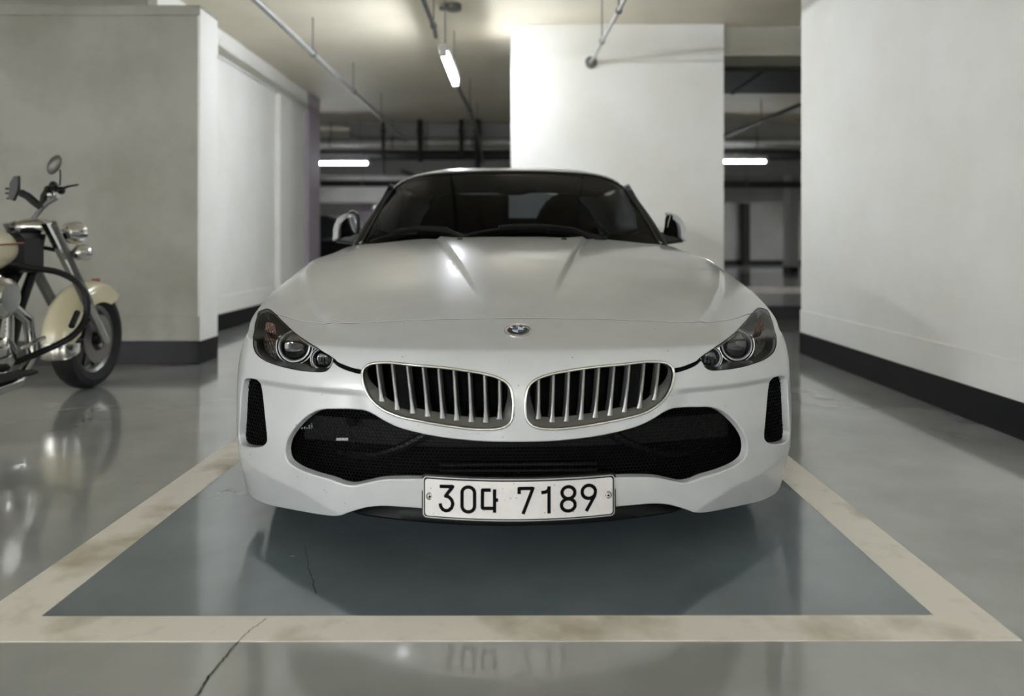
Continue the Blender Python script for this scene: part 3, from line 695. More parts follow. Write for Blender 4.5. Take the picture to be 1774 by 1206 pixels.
# ---- kidney grilles
def sweep_loop(name, P, N, prof, m, parent):
    """P (k,3) closed loop, N outward surface normals; prof [(t along inward, n along normal)]"""
    k = len(P); t = np.roll(P, -1, 0)-np.roll(P, 1, 0); t /= np.linalg.norm(t, axis=1, keepdims=True); q = np.cross(N, t)
    if ((P.mean(0)-P)*q).sum(1).mean() < 0: q = -q
    V = []; m_ = len(prof)
    for i in range(k):
        for a, h in prof: V.append(P[i]+q[i]*a+N[i]*h)
    F = [(i*m_+j, ((i+1) % k)*m_+j, ((i+1) % k)*m_+(j+1) % m_, i*m_+(j+1) % m_) for i in range(k) for j in range(m_)]
    o = mesh(name, V, F, m, parent, True, sharp=50); return o
for s in (1, -1):
    kg = empty('kidney_grille'); kg.parent = CAR
    lp = KD*np.array([s, 1]); P = S(lp[:, 0], lp[:, 1]); N = SN(lp[:, 0], lp[:, 1])
    # even, front-facing frame directions
    Nf = N*.5+np.array([0, -.6, .05]); Nf /= np.linalg.norm(Nf, axis=1, keepdims=True)
    prof = [(-.0005, -.004), (-.0005, .0015), (.0012, .0042), (.0040, .0050), (.0065, .0038), (.0078, .001), (.0078, -.006)]
    sweep_loop('chrome_frame', P, Nf, prof, M['chrome'], kg)
    # inner band: wide and sloping at the outer lower corner, thin on top
    c = P.mean(0); ring0 = P+0.0; V = []; k = len(P); t = np.roll(P, -1, 0)-np.roll(P, 1, 0); t /= np.linalg.norm(t, axis=1, keepdims=True); q = np.cross(Nf, t)
    if ((c-P)*q).sum(1).mean() < 0: q = -q
    low = sst((c[2]+.03-P[:, 2])/.10); outer = sst((np.abs(P[:, 0])-.36)/.07)
    wdt = .006+.017*low+.016*outer*sst((.56-P[:, 2])/.12)
    for i in range(k): V.append(P[i]+q[i]*.006+np.array([0, .003, 0]))
    for i in range(k): V.append(P[i]+q[i]*(.006+wdt[i])+np.array([0, .028, 0]))
    F = [(i, (i+1) % k, k+(i+1) % k, k+i) for i in range(k)]
    mesh('inner_frame', V, F, M['satin'], kg, True)
    inner = np.array(V[k:])
    # deep dark chamber
    V = list(inner)+[p+np.array([0, .09, 0]) for p in inner]+[inner.mean(0)+np.array([0, .09, 0])]
    F = [(i, (i+1) % k, k+(i+1) % k, k+i) for i in range(k)]+[(k+i, k+(i+1) % k, 2*k) for i in range(k)]
    mesh('chamber', V, F, M['void'], kg, True)
    for j in range(9):
        a, b_ = OUT['slat_top'][j], OUT['slat_bot'][j]
        A = S(a[0]*s, a[1])+np.array([0, .010, .008]); B = S(b_[0]*s, b_[1])+np.array([0, .012, -.002]); b = MB(); rings = []
        for tt in np.linspace(0, 1, 9):
            p = A*(1-tt)+B*tt; p = p+np.array([0, -.004*math.sin(math.pi*tt), 0]); hw = .0050+.0008*tt
            if tt > .8: hw += .0045*((tt-.8)/.2)**1.5
            rings.append([(p[0]-hw*.75, p[1]+.001, p[2]), (p[0]-hw*.3, p[1]-.0012, p[2]), (p[0]+hw*.3, p[1]-.0012, p[2]), (p[0]+hw*.75, p[1]+.001, p[2]), (p[0]+hw*1.15+s*.0015, p[1]+.034, p[2]+.001), (p[0]-hw*1.15+s*.0015, p[1]+.034, p[2]+.001)])
        fs = [(i*6+k_, i*6+(k_+1) % 6, (i+1)*6+(k_+1) % 6, (i+1)*6+k_) for i in range(8) for k_ in range(6)]+[tuple(range(5, -1, -1)), tuple(range(48, 54))]
        b.add(sum(rings, []), fs).build('slat', M['satin'], kg, True, 40)
    # black radar panel fitted between the third pair of slats from outside
    a0, a1, b0, b1 = [np.array(S(OUT[n_][j][0]*s, OUT[n_][j][1])) for n_, j in (('slat_top', 1), ('slat_top', 2), ('slat_bot', 1), ('slat_bot', 2))]
    e = [(a0, .8, .2), (a1, .2, .8)]
    q4 = [a0*.86+a1*.14, a0*.14+a1*.86, b0*.14+b1*.86, b0*.86+b1*.14]; q4 = [p+np.array([0, .018, .004]) for p in q4]
    q8 = q4+[p+np.array([0, .01, 0]) for p in q4]
    pn = mesh('sensor_panel', q8, [(0, 1, 2, 3), (7, 6, 5, 4), (0, 4, 5, 1), (1, 5, 6, 2), (2, 6, 7, 3), (3, 7, 4, 0)], M['void'], kg)
    cc = (q4[0]+q4[1])*.36+(q4[2]+q4[3])*.14
    MB().lathe([(.0085, 0), (.0085, -.0012), (.0072, -.0012), (.0072, 0)], cc+np.array([0, -.0002, 0]), (0, 1, 0), 20).build('sensor_ring', M['mesh'], kg)

# ---- headlights
from mathutils.kdtree import KDTree
gu, gv = np.meshgrid(np.linspace(-9.5, 9.5, 330), np.linspace(5.5, 14.5, 220)); SP = S(gu, gv).reshape(-1, 3); KT = KDTree(len(SP))
for i, p_ in enumerate(SP): KT.insert((p_[0], 0, p_[2]), i)
KT.balance()
def under_skin(b, d=.007):
    # keeps lamp parts behind the lamp cover and body skin
    for i, v in enumerate(b.v):
        ys = SP[KT.find((v[0], 0, v[2]))[1]][1]
        if v[1] < ys+d: b.v[i] = (v[0], ys+d, v[2])
    return b
M['amber'] = mat('turn_signal_reflector', '5d463e', .25, .5, noise=.6, nscale=60, bump=.6, bscale=120)
M['crystal'] = mat('cut_reflector', '77726d', .25, .7, noise=.5, nscale=80, bump=.9, bscale=140)
M['lamp_dark'] = mat('headlight_bowl', '08090b', .3, coat=.3)
M['ringlight'] = mat('halo_ring', 'd4d6da', .3, coat=1)
M['projector'] = mat('projector_glass', '0c0d12', .05, coat=1, spec=.8)
for k, s in ((0, 1), (1, -1)):
    hl = empty('headlight'); hl.parent = CAR
    lens = panel('lens', UV, TR[in_hli & sides[k]], S, SN, M['lens'], hl, .001, .006)
    lp = HLi*np.array([s, 1]); P = S(lp[:, 0], lp[:, 1]); kk = len(P)
    # bowl: walls going back and a stepped floor
    depth_ = .19
    base = P*.97+P.mean(0)*.03+np.array([0, depth_, -.002])
    V = list(P-SN(lp[:, 0], lp[:, 1])*.006)+list(base)+[base.mean(0)+np.array([0, .03, 0])]
    F = [(i, (i+1) % kk, kk+(i+1) % kk, kk+i) for i in range(kk)]+[(kk+i, kk+(i+1) % kk, 2*kk) for i in range(kk)]
    mesh('bowl', V, F, M['lamp_dark'], hl, True)
    # thin black gasket round the lens
    Nn = SN(lp[:, 0], lp[:, 1]); sweep_loop('gasket', P, Nn, [(-.0022, -.004), (-.0022, -.0008), (.0012, -.0004), (.0018, -.003)], M['void'], hl)
    sp = []
    for (a, dd) in zip(OUT['lamp_spots'], (.085, .075, .03)):
        q0 = np.array(S(-abs(a[0]), a[1])); wv = q0[1]+1.97; q1 = np.array([q0[0]*(wv+dd)/wv, q0[1]+dd, .9+(q0[2]-.9)*(wv+dd)/wv]); q1[0] = s*abs(q1[0]); sp.append(q1)
    # main projector with its double halo
    for idx, (r_, nm) in enumerate(((.0475, 'main_projector'), (.031, 'inner_lamp'))):
        p = sp[idx]; ax = Vector((0, -1, .05)).normalized()
        under_skin(MB().lathe([(r_*.80, -.02), (r_*.86, .0), (r_*.93, .0)], p, ax, 40)).build(nm+'_shroud', M['lamp_dark'], hl)
        under_skin(MB().lathe([(r_*.90, .000), (r_*.93, .004), (r_*1.0, .005), (r_*1.03, .0)], p, ax, 48)).build('halo_ring', M['ringlight'], hl)
        under_skin(MB().lathe([(r_*1.08, -.008), (r_*1.12, .000), (r_*1.19, .000), (r_*1.24, -.012)], p, ax, 48)).build('chrome_ring', M['chrome'], hl)
        prof = [(r_*.84*math.sin(a), -.012+r_*.5*math.cos(a)*.62) for a in np.linspace(math.pi/2, 0.001, 10)]
        under_skin(MB().lathe(prof, p, ax, 36)).build(nm, M['projector'], hl)
    # bulb holder detail in the inner lamp
    p = sp[1]; b = MB()
    for kx in range(4): b.box(p[0]-.022+kx*.012, p[0]-.018+kx*.012, p[1]-.012, p[1]-.010, p[2]-.014, p[2]+.004)
    b.build('lamp_fin', M['lamp_dark'], hl)
    # outer indicator: tapered faceted reflector hugging the corner
    p = sp[2]; b = MB(); vs = []; fs = []; nI, nJ = 9, 12
    for j in range(nJ+1):
        for i in range(nI+1):
            a = i/nI; c_ = j/nJ
            x = s*(1)*( (p[0]*s)+(-.032+.062*a)*(.55+.45*math.sin(math.pi*(.15+.8*c_))) ); zz = p[2]-.062+.118*c_; bump_ = .004*((i+j) % 2)
            vs.append((x, p[1]+.035-.05*(a*0+0)+bump_+.30*(abs(p[0])-abs(x))*-1.0*0+(abs(x)-abs(p[0]))*1.1, zz))
    for j in range(nJ):
        for i in range(nI): fs.append((j*(nI+1)+i, j*(nI+1)+i+1, (j+1)*(nI+1)+i+1, (j+1)*(nI+1)+i))
    cut = int(nJ*.45)*nI
    mesh('indicator_reflector', vs, fs, None, hl, mats=[M['crystal'], M['amber']], fm=[0 if q < cut else 1 for q in range(len(fs))])
    # slim upper cover of the lamp
    lid = [(x_, z_) for x_, z_ in ((-.055, .055), (.05, .10))]
# ---- round badge
bu, bv = OUT['badge'][0]; bp_ = S(0., bv); bn = Vector(SN(0., bv)); bg = empty('bonnet_badge'); bg.parent = CAR
ref = (1, 0, 0); RB = .0405
MB().lathe([(RB*.97, -.004), (RB*1.0, .001), (RB*.985, .004), (RB*.93, .0045), (RB*.92, .003)], bp_, bn, 48, ref).build('badge_rim', M['chrome'], bg)
def disc_sector(name, r0, r1, h, a0, a1, m, n=24):
    ax = bn; a = Vector((1, 0, 0)); a = (a-ax*a.dot(ax)).normalized(); b2 = ax.cross(a); vs = []
    for i in range(n+1):
        th = R(a0+(a1-a0)*i/n); d = a*math.cos(th)+b2*math.sin(th)
        for r in (r0, r1): vs.append(Vector(bp_)+ax*h+d*r)
    return mesh(name, vs, [(2*i, 2*i+1, 2*i+3, 2*i+2) for i in range(n)], m, bg)
c_w, c_k, c_b, c_r, c_i = mat('badge_white', 'd8dde2', .3, coat=1), mat('badge_black', '0a0b0e', .2, coat=1), mat('badge_blue', '2c4c86', .3, coat=1), mat('badge_red', '5a0f1e', .3, coat=1), mat('badge_pale', 'c9c2c8', .3, coat=1)
disc_sector('outer_ring', RB*.66, RB*.93, .0032, 0, 360, c_i, 60)
disc_sector('red_arc', RB*.76, RB*.84, .0035, -88, 8, c_r); disc_sector('blue_arc', RB*.82, RB*.90, .0035, 10, 80, c_b)
disc_sector('red_arc', RB*.74, RB*.79, .0035, 172, 250, c_r)
disc_sector('black_ring', RB*.40, RB*.73, .0037, 0, 360, c_k, 60)
for q in range(4): disc_sector('quadrant', 0, RB*.42, .004, 90*q, 90*q+90, c_b if q % 2 else c_w, 12)
# B M W letters round the upper black ring
LET = {'B': [[(0, 0), (0, 1)], [(0, 1), (.5, 1), (.65, .78), (.5, .53), (0, .53)], [(.5, .53), (.7, .27), (.5, 0), (0, 0)]],
       'M': [[(0, 0), (0, 1), (.4, .4), (.8, 1), (.8, 0)]], 'W': [[(0, 1), (.25, 0), (.5, .8), (.75, 0), (1, 1)]]}
ax = bn; ea = Vector((1, 0, 0)); ea = (ea-ax*ea.dot(ax)).normalized(); eb = ax.cross(ea)
for ch, an in (('B', 138), ('M', 90), ('W', 42)):
    b = MB(); th = R(an); rd = ea*math.cos(th)+eb*math.sin(th); tg = ea*math.sin(th)-eb*math.cos(th); wch = {'B': .65, 'M': .8, 'W': 1.0}[ch]
    def fn(x, z, y): return Vector(bp_)+rd*(RB*.475+z*RB*.20)+tg*((x-wch/2)*RB*.22)+ax*(.0037+y)
    for st in LET[ch]: stroke(b, st, .16, 0, .0005, fn)
    b.build('badge_letter', c_w, bg, False)
# washer nozzles
for s in (1, -1):
    p = np.array(S(OUT['nozzle'][0][0]*s, OUT['nozzle'][0][1]))
    MB().box(p[0]-.011, p[0]+.011, p[1]-.015, p[1]+.008, p[2]-.004, p[2]+.006, .003).build('washer_nozzle', M['black'], CAR)

# ---- number plate
PL = empty('number_plate'); PL.parent = CAR
def pc(x, z, y): return (x, -.002+y+.62*x*x, .2135+z-.03*x*x)   # bowed along the bumper
def rrect(hw, hh, r, n=6):
    o = []
    for cx, cz, a0 in ((hw-r, hh-r, 0), (-hw+r, hh-r, 90), (-hw+r, -hh+r, 180), (hw-r, -hh+r, 270)):
        for k in range(n+1): o.append((cx+r*math.cos(R(a0+90*k/n)), cz+r*math.sin(R(a0+90*k/n))))
    return np.array(o)
def plate_layer(name, hw, hh, r, y0, y1, m, parent):
    O = rrect(hw, hh, r); O2 = []
    for i in range(len(O)):        # subdivide long edges so the plate can bow
        a, b_ = O[i], O[(i+1) % len(O)]; k = max(1, int(np.linalg.norm(b_-a)/.02))
        for q in range(k): O2.append(a+(b_-a)*q/k)
    O2 = np.array(O2); gx, gz = np.meshgrid(np.arange(-hw+.015, hw-.01, .02), [-.02, 0, .02]); UVp, T = cdt(np.stack([gx.ravel(), gz.ravel()], 1), [(O2, True)])
    T = T[pip(UVp[T].mean(1), O2)]
    V = [pc(p[0], p[1], y0) for p in UVp]; F = [tuple(t) for t in T.tolist()]; nb = len(V)
    a, b_, c_ = [np.array(V[i]) for i in F[0]]
    if np.cross(b_-a, c_-a)[1] > 0: F = [f[::-1] for f in F]
    for lp in chains(F):
        base = len(V); V += [pc(UVp[i][0], UVp[i][1], y1) for i in lp]; k = len(lp)
        F += [(lp[i], base+i, base+(i+1) % k, lp[(i+1) % k]) for i in range(k)]
    return mesh(name, V, F, m, parent, True, sharp=40)
plate_layer('plate_holder', .2645, .0595, .012, .004, .022, M['black'], PL)
plate_layer('plate_edge', .2605, .0555, .011, -.0005, .006, mat('plate_rim', 'bdbdbb', .35, .3), PL)
plate_layer('plate_border', .2580, .0530, .009, -.0012, .002, mat('plate_border_black', '050506', .7, spec=.1), PL)
plate_layer('plate_face', .2546, .0496, .008, -.002, .001, M['plate'], PL)
def cl(q): return list(q)+[q[0]]
GL = {'3': [[(275, 188), (375, 188), (320, 262), (345, 268), (366, 290), (376, 320), (366, 352), (345, 372), (322, 376), (298, 366), (284, 345), (279, 320)]],
      '0': [cl([(493+48*math.cos(a)*1.0, 285+(-50 if math.sin(a) < 0 else 50)+46*math.sin(a)) for a in np.linspace(0, 2*math.pi, 33)])],
      'da': [[(665, 212), (602, 212), (600, 345), (606, 352), (688, 352)], [(694, 206), (694, 385)], [(694, 288), (722, 288)]],
      '7': [[(882, 242), (882, 200), (988, 200), (912, 396)]],
      '1': [[(1052, 234), (1085, 230), (1108, 215), (1112, 192)], [(1112, 186), (1112, 395)]],
      '8': [[(1262+50*math.cos(a), 238+46*math.sin(a)) for a in np.linspace(0, 2*math.pi, 25)], [(1261+53*math.cos(a), 333+47*math.sin(a)) for a in np.linspace(0, 2*math.pi, 25)]],
      '9': [[(1420+52*math.cos(a), 237+51*math.sin(a)) for a in np.linspace(0, 2*math.pi, 25)], [(1470, 245), (1466, 268), (1400, 386)]]}
for ch, sts in GL.items():
    b = MB()
    for st in sts:
        q = []
        for a, c_ in st:
            px, py = 700+a/4.435, 800+c_/4.435; sc = 1281/1.968; x = (px-899.6)/sc/(1-.31*((px-899.6)/sc)**2)
            sag = 4.6*(1-((px-899.6)/168)**2)   # photo rows of a bowed plate flattened out again
            z = (864.2+0-(py-sag+4.6*.62-.0))/sc
            q.append((x, z))
        n_ = len(q); stroke(b, q, .0092, .0, .0008, lambda x, z, y: pc(x, z, -.0029+(.0008-y)))
    o = b.build('plate_character', M['plate_ink'], PL, False)
for s in (-1, 1):
    p = pc(s*.2415, .003, -.002); t = empty('plate_bolt'); t.parent = PL
    MB().lathe([(0, -.0045), (.0055, -.0045), (.0078, -.0015), (.0078, .001)], p, (0, 1, 0), 8).build('bolt_head', M['chrome'], t)
    MB().lathe([(.0105, .0012), (.0105, -.0006), (.006, -.0012)], p, (0, 1, 0), 20).build('washer', M['satin'], t)
    MB().lathe([(0, -.0049), (.0034, -.0049), (.0034, -.004)], p, (0, 1, 0), 8).build('socket', M['void'], t)
# road dirt and insect marks on the plate
b = MB(); rnd = random.Random(11)
for k in range(46):
    cx, cz = rnd.uniform(-.25, .25), rnd.uniform(-.047, .047); r_ = rnd.choice((.0006, .0008, .0011, .0018)); n_ = 7
    b.add([pc(cx+r_*rnd.uniform(.5, 1.3)*math.cos(2*math.pi*i/n_), cz+r_*rnd.uniform(.4, 1.2)*math.sin(2*math.pi*i/n_), -.0022) for i in range(n_)], [tuple(reversed(range(n_)))])
b.build('dirt_speck', mat('bug_splatter', '4a3a33', .8), PL, False)

# ---- black lower lip
xs = np.linspace(-.505, .505, 60); V = []
for x in xs:
    t_ = abs(x)/.505; yb = .055+.33*abs(x)**2.0
    zt = .192 - .035*sst((abs(x)-.30)/.2); zb = .1235+.012*t_**2+.010*sst((t_-.85)/.15)
    zt = max(zb+.002, zt-.02*sst((t_-.9)/.1))
    V += [(x, yb+.030, zt), (x, yb+.004, (zt+zb)/2), (x, yb-.004, zb+.006), (x, yb, zb), (x, yb+.10, zb-.004+.01), (x, yb+.4, zb+.03)]
F = [(i*6+k, (i+1)*6+k, (i+1)*6+k+1, i*6+k+1) for i in range(59) for k in range(5)]
mesh('lower_lip', V, F, mat('lip_black', '070708', .5, spec=.2), CAR, True, sharp=50)
# undertray
MB().box(-.80, .80, .42, 4.0, .14, .17, .01).build('undertray', M['void'], CAR)
MB().box(-.74, .74, .5, 1.3, .17, .62, .02).build('engine_bay', M['void'], CAR)

# stone chips and flies on the nose
b = MB(); rnd = random.Random(5)
for (sg, u, v) in OUT['chips']:
    r_ = rnd.choice((.0010, .0013, .0017)); c = np.array(S(sg*abs(u), v)); n = np.array(SN(sg*abs(u), v)); t1 = np.cross(n, [0, 0, 1]); t1 /= np.linalg.norm(t1); t2 = np.cross(n, t1); k = 6
    b.add([c+n*.0007+t1*r_*rnd.uniform(.5, 1.2)*math.cos(2*math.pi*i/k)+t2*r_*rnd.uniform(.5, 1.4)*math.sin(2*math.pi*i/k) for i in range(k)]+[c+n*.0009], [(i, (i+1) % k, k) for i in range(k)])
o = b.build('stone_chips', mat('chip_dark', '2a2622', .8), CAR, False); o['kind'] = 'stuff'
# ------------------------------------------------------------------ the car: sides, roof, glass
SECT = [(.15, .835), (.22, .868), (.32, .888), (.45, .900), (.58, .905), (.68, .902), (.73, .893), (.78, .868), (.83, .82), (.875, .76), (.905, .715)]
SZ = np.array([p[0] for p in SECT]); SX = np.array([p[1] for p in SECT])
bc = S(np.full(80, -9.98), np.linspace(1.0, NR-1.05, 80)); BY, BZ, BX = bc[:, 1], bc[:, 2], -bc[:, 0]
tops = cr([(.58, .655), (.75, .665), (1.0, .69), (1.3, .71), (1.52, .72)], n=6)
def width_y(y): return np.interp(y, [.5, .9, 1.4, 2.0, 2.9, 3.3, 3.7, 4.0, 4.15, 4.24], [.998, 1.0, .992, .975, .99, 1.0, .985, .93, .86, .74])
def body_x(y, z): return np.interp(z, SZ, SX)*width_y(y)*(1-.045*sst((np.asarray(z)-.45)/.12)*(1-sst((np.asarray(y)-.62)/.35)))
def side_panel(name, y0, y1, ztop, m=M['paint'], arch=None, parent=None):
    ys = np.arange(y0, y1+.001, (y1-y0)/max(4, round((y1-y0)/.05))); top = [(y, ztop(y)) for y in ys]
    zb = .16
    outline = [(y0, zb)]+top+[(y1, zb)]; pts = []
    O = []
    for i in range(len(outline)):
        a, b_ = np.array(outline[i]), np.array(outline[(i+1) % len(outline)]); k = max(1, int(np.linalg.norm(b_-a)/.03))
        for q in range(k): O.append(a+(b_-a)*q/k)
    O = np.array(O); lines_ = [(O, True)]
    if arch is not None:
        A = np.array([(arch[0]+arch[2]*math.cos(2*math.pi*k/72), arch[1]+arch[2]*math.sin(2*math.pi*k/72)) for k in range(72)]); lines_.append((A, True))
    gy, gz = np.meshgrid(np.arange(y0+.02, y1, .035), np.arange(zb+.02, .92, .025)); UVs, T = cdt(np.stack([gy.ravel(), gz.ravel()], 1), lines_)
    Cc = UVs[T].mean(1); k_ = pip(Cc, O)
    if arch is not None: k_ &= ((Cc-np.array(arch[:2]))**2).sum(1) > arch[2]**2
    T = T[k_]
    for s in (-1, 1):
        sf = lambda a, c: np.stack([s*body_x(a, c), a, c], -1)
        def nf(a, c):
            e = .01; du = sf(a+e, c)-sf(a-e, c); dv = sf(a, c+e)-sf(a, c-e); n = np.cross(du, dv); n /= np.linalg.norm(n, axis=-1, keepdims=True)
            return n*np.where(n[..., :1]*s < 0, -1, 1)
        panel(name, UVs, T, sf, nf, m, parent or CAR, .002, .02)
def fender_top(y): return float(np.interp(y, BY[10:], BZ[10:]))-.004 if y > .62 else .60
FA, RA, WR = .885, 3.38, .345
side_panel('front_wing', .575, 1.52, lambda y: float(np.interp(y, tops[:, 0], tops[:, 1])), arch=(FA, .32, WR))
# shoulder of the wing between bonnet edge and door
side_panel('door', 1.527, 2.82, lambda y: .905)
side_panel('rear_wing', 2.827, 4.22, lambda y: float(np.interp(y, [2.8, 3.4, 4.0, 4.22], [.905, .905, .88, .84])), arch=(RA, .32, WR))
# rear deck and tail
def deck(u, t):
    y = 2.80+1.42*t; xw = float(body_x(y, min(.905, np.interp(y, [2.8, 3.4, 4.0, 4.22], [.905, .905, .88, .84])))); zt = float(np.interp(y, [2.8, 3.4, 4.0, 4.22], [.905, .905, .88, .84]))
    return (u*xw, y, zt+.03*(1-u*u)*(1-.6*t))
grid_mesh('boot_lid', deck, np.linspace(-1, 1, 21), np.linspace(0, 1, 16), M['paint'], CAR)
grid_mesh('rear_bumper', lambda u, t: (u*float(body_x(4.22, .2+.64*t))*1.0, 4.22+.06*(1-u*u), .16+.68*t+.012*(1-u*u)*t), np.linspace(-1, 1, 21), np.linspace(0, 1, 8), M['paint'], CAR)

# ---- windscreen, header, pillars, roof
def drop(w): w = abs(w); return .018*w*w+.067*w**8
def ws(w, h):
    a = np.array([.705*w, 1.345+.16*w*w, .915-.035*w*w]); b = np.array([.632*w, 1.95+.12*w*w, 1.273-drop(w)])
    p = a*(1-h)+b*h; p += np.array([0, -.5, .8])*.035*math.sin(math.pi*h)*(1-.6*w*w); return p
WS = np.linspace(-1, 1, 41); HS = np.linspace(0, 1, 17)
grid_mesh('windscreen', ws, WS, HS, M['windshield'], CAR)
# black ceramic border and seal along the glass edge
seal = [ws(-1, h) for h in np.linspace(0, 1, 14)]+[ws(w_, 1) for w_ in np.linspace(-.97, .97, 40)]+[ws(1, h) for h in np.linspace(1, 0, 14)]
MB().tube([tuple(p) for p in seal], .0085, 8).build('windscreen_seal', M['black'], CAR)
M['pillar'] = mat('pillar_black', '0a0a0a', .35, spec=.4)
for s in (-1, 1):
    pts = []
    for h in np.linspace(-.03, 1.0, 16):
        p = ws(s, h); pts.append((p[0]+s*.022, p[1]+.02, p[2]-.004))
    MB().tube(pts, [.021, .021, .020, .020, .019, .019, .018, .017, .016, .015, .014, .013, .012, .010, .008, .006], 10).build('windscreen_pillar', M['pillar'], CAR)
def roofz(t): return float(np.interp(t, [0, .06, .16, .3, .45, .65, .85, 1.0], [0, .022, .036, .047, .050, .042, .016, -.03]))
def roof(w, t):
    x = w*(.636+.012*math.sin(math.pi*min(t*1.6, 1))-.05*t*t); y = 1.944+.12*w*w*(1-t)+1.02*t
    aw = abs(w); dr = drop(w)*(1-t)+(.004*aw+.10*sst((aw-.50)/.62))*t if False else None
    d0 = drop(w); d1 = float(np.interp(aw, [0, .3, .51, .60, .70, .845, .93, 1.0], [0, .001, .003, .009, .018, .038, .062, .100])); k = float(sst(t/.14))
    return (x, y, 1.2765+roofz(t)*(1-.12*aw**4)-(d0*(1-k)+d1*k))
WR_ = np.concatenate([np.linspace(-1, -.62, 14), np.linspace(-.56, .56, 21), np.linspace(.62, 1, 14)])
grid_mesh('roof', roof, WR_, np.concatenate([np.linspace(0, .2, 9), np.linspace(.25, 1, 16)]), M['paint'], CAR, thick=.012)
# white header rail between glass and roof skin
grid_mesh('roof_header', lambda w_, t: tuple(np.array(ws(w_, 1))*(1-t)+np.array(roof(w_, 0))*t+np.array([0, -.004*math.sin(math.pi*t), .001])), np.linspace(-1, 1, 41), [0, .5, 1], M['paint'], CAR)
# rear window and side windows
M['side_glass'] = glass('side_glass', (.035, .037, .04), 1.5, .03); M['rear_glass'] = glass('rear_glass', (.62, .65, .68), 1.5, .03)
grid_mesh('rear_window', lambda w_, t: (w_*(.44+.05*t), 2.962+.30*t, 1.235-.03*w_*w_-.29*t+.02*math.sin(math.pi*t)), np.linspace(-1, 1, 9), np.linspace(0, 1, 6), M['rear_glass'], CAR)
for s in (-1, 1):
    grid_mesh('roof_buttress', lambda a, t: tuple(np.array((s*.44, 2.962, 1.215))*(1-a)*(1-t)+np.array((s*.645, 2.70, 1.20))*a*(1-t)+np.array((s*.49, 3.27, .91))*(1-a)*t+np.array((s*.735, 2.80, .89))*a*t), np.linspace(0, 1, 4), np.linspace(0, 1, 6), M['paint'], CAR)
    grid_mesh('side_window', lambda a, t: (s*(.714-(.714-.648+.01*a)*t**1.2), 1.55+1.42*a*(1-.05*t)+.50*t*(1-a), .903+t*(.318-.012*a)), np.linspace(0, 1, 14), np.linspace(0, 1, 6), M['side_glass'], CAR)
# cowl grille at the foot of the glass
grid_mesh('scuttle_panel', lambda w_, t: (w_*.735, 1.30+.19*w_*w_+.13*t, .889-.035*w_*w_-.012*(1-t)+.018*t), np.linspace(-1, 1, 31), [0, .5, 1], M['black'], CAR)
# wipers: arm and blade hugging the lower glass
def wiper(w0, w1, lift, nm='wiper'):
    t = empty(nm); t.parent = CAR
    pb = []
    for q in np.linspace(0, 1, 18):
        w_ = w0+(w1-w0)*q; h = .015+lift*math.sin(math.pi*min(1, q*1.05))**.8; p = ws(w_, h); pb.append((p[0], p[1]-.016, p[2]+.012))
    MB().tube(pb, .0075, 6).build('blade', M['black'], t)
    pa = [(p[0], p[1]-.012, p[2]+.010) for p in pb[4:14]]; MB().tube([(pb[-1][0], pb[-1][1]-.02, pb[-1][2]-.02)]+pa[::-1], .010, 6).build('arm', M['black'], t)
wiper(-.93, -.28, .085); wiper(-.30, .62, .075)
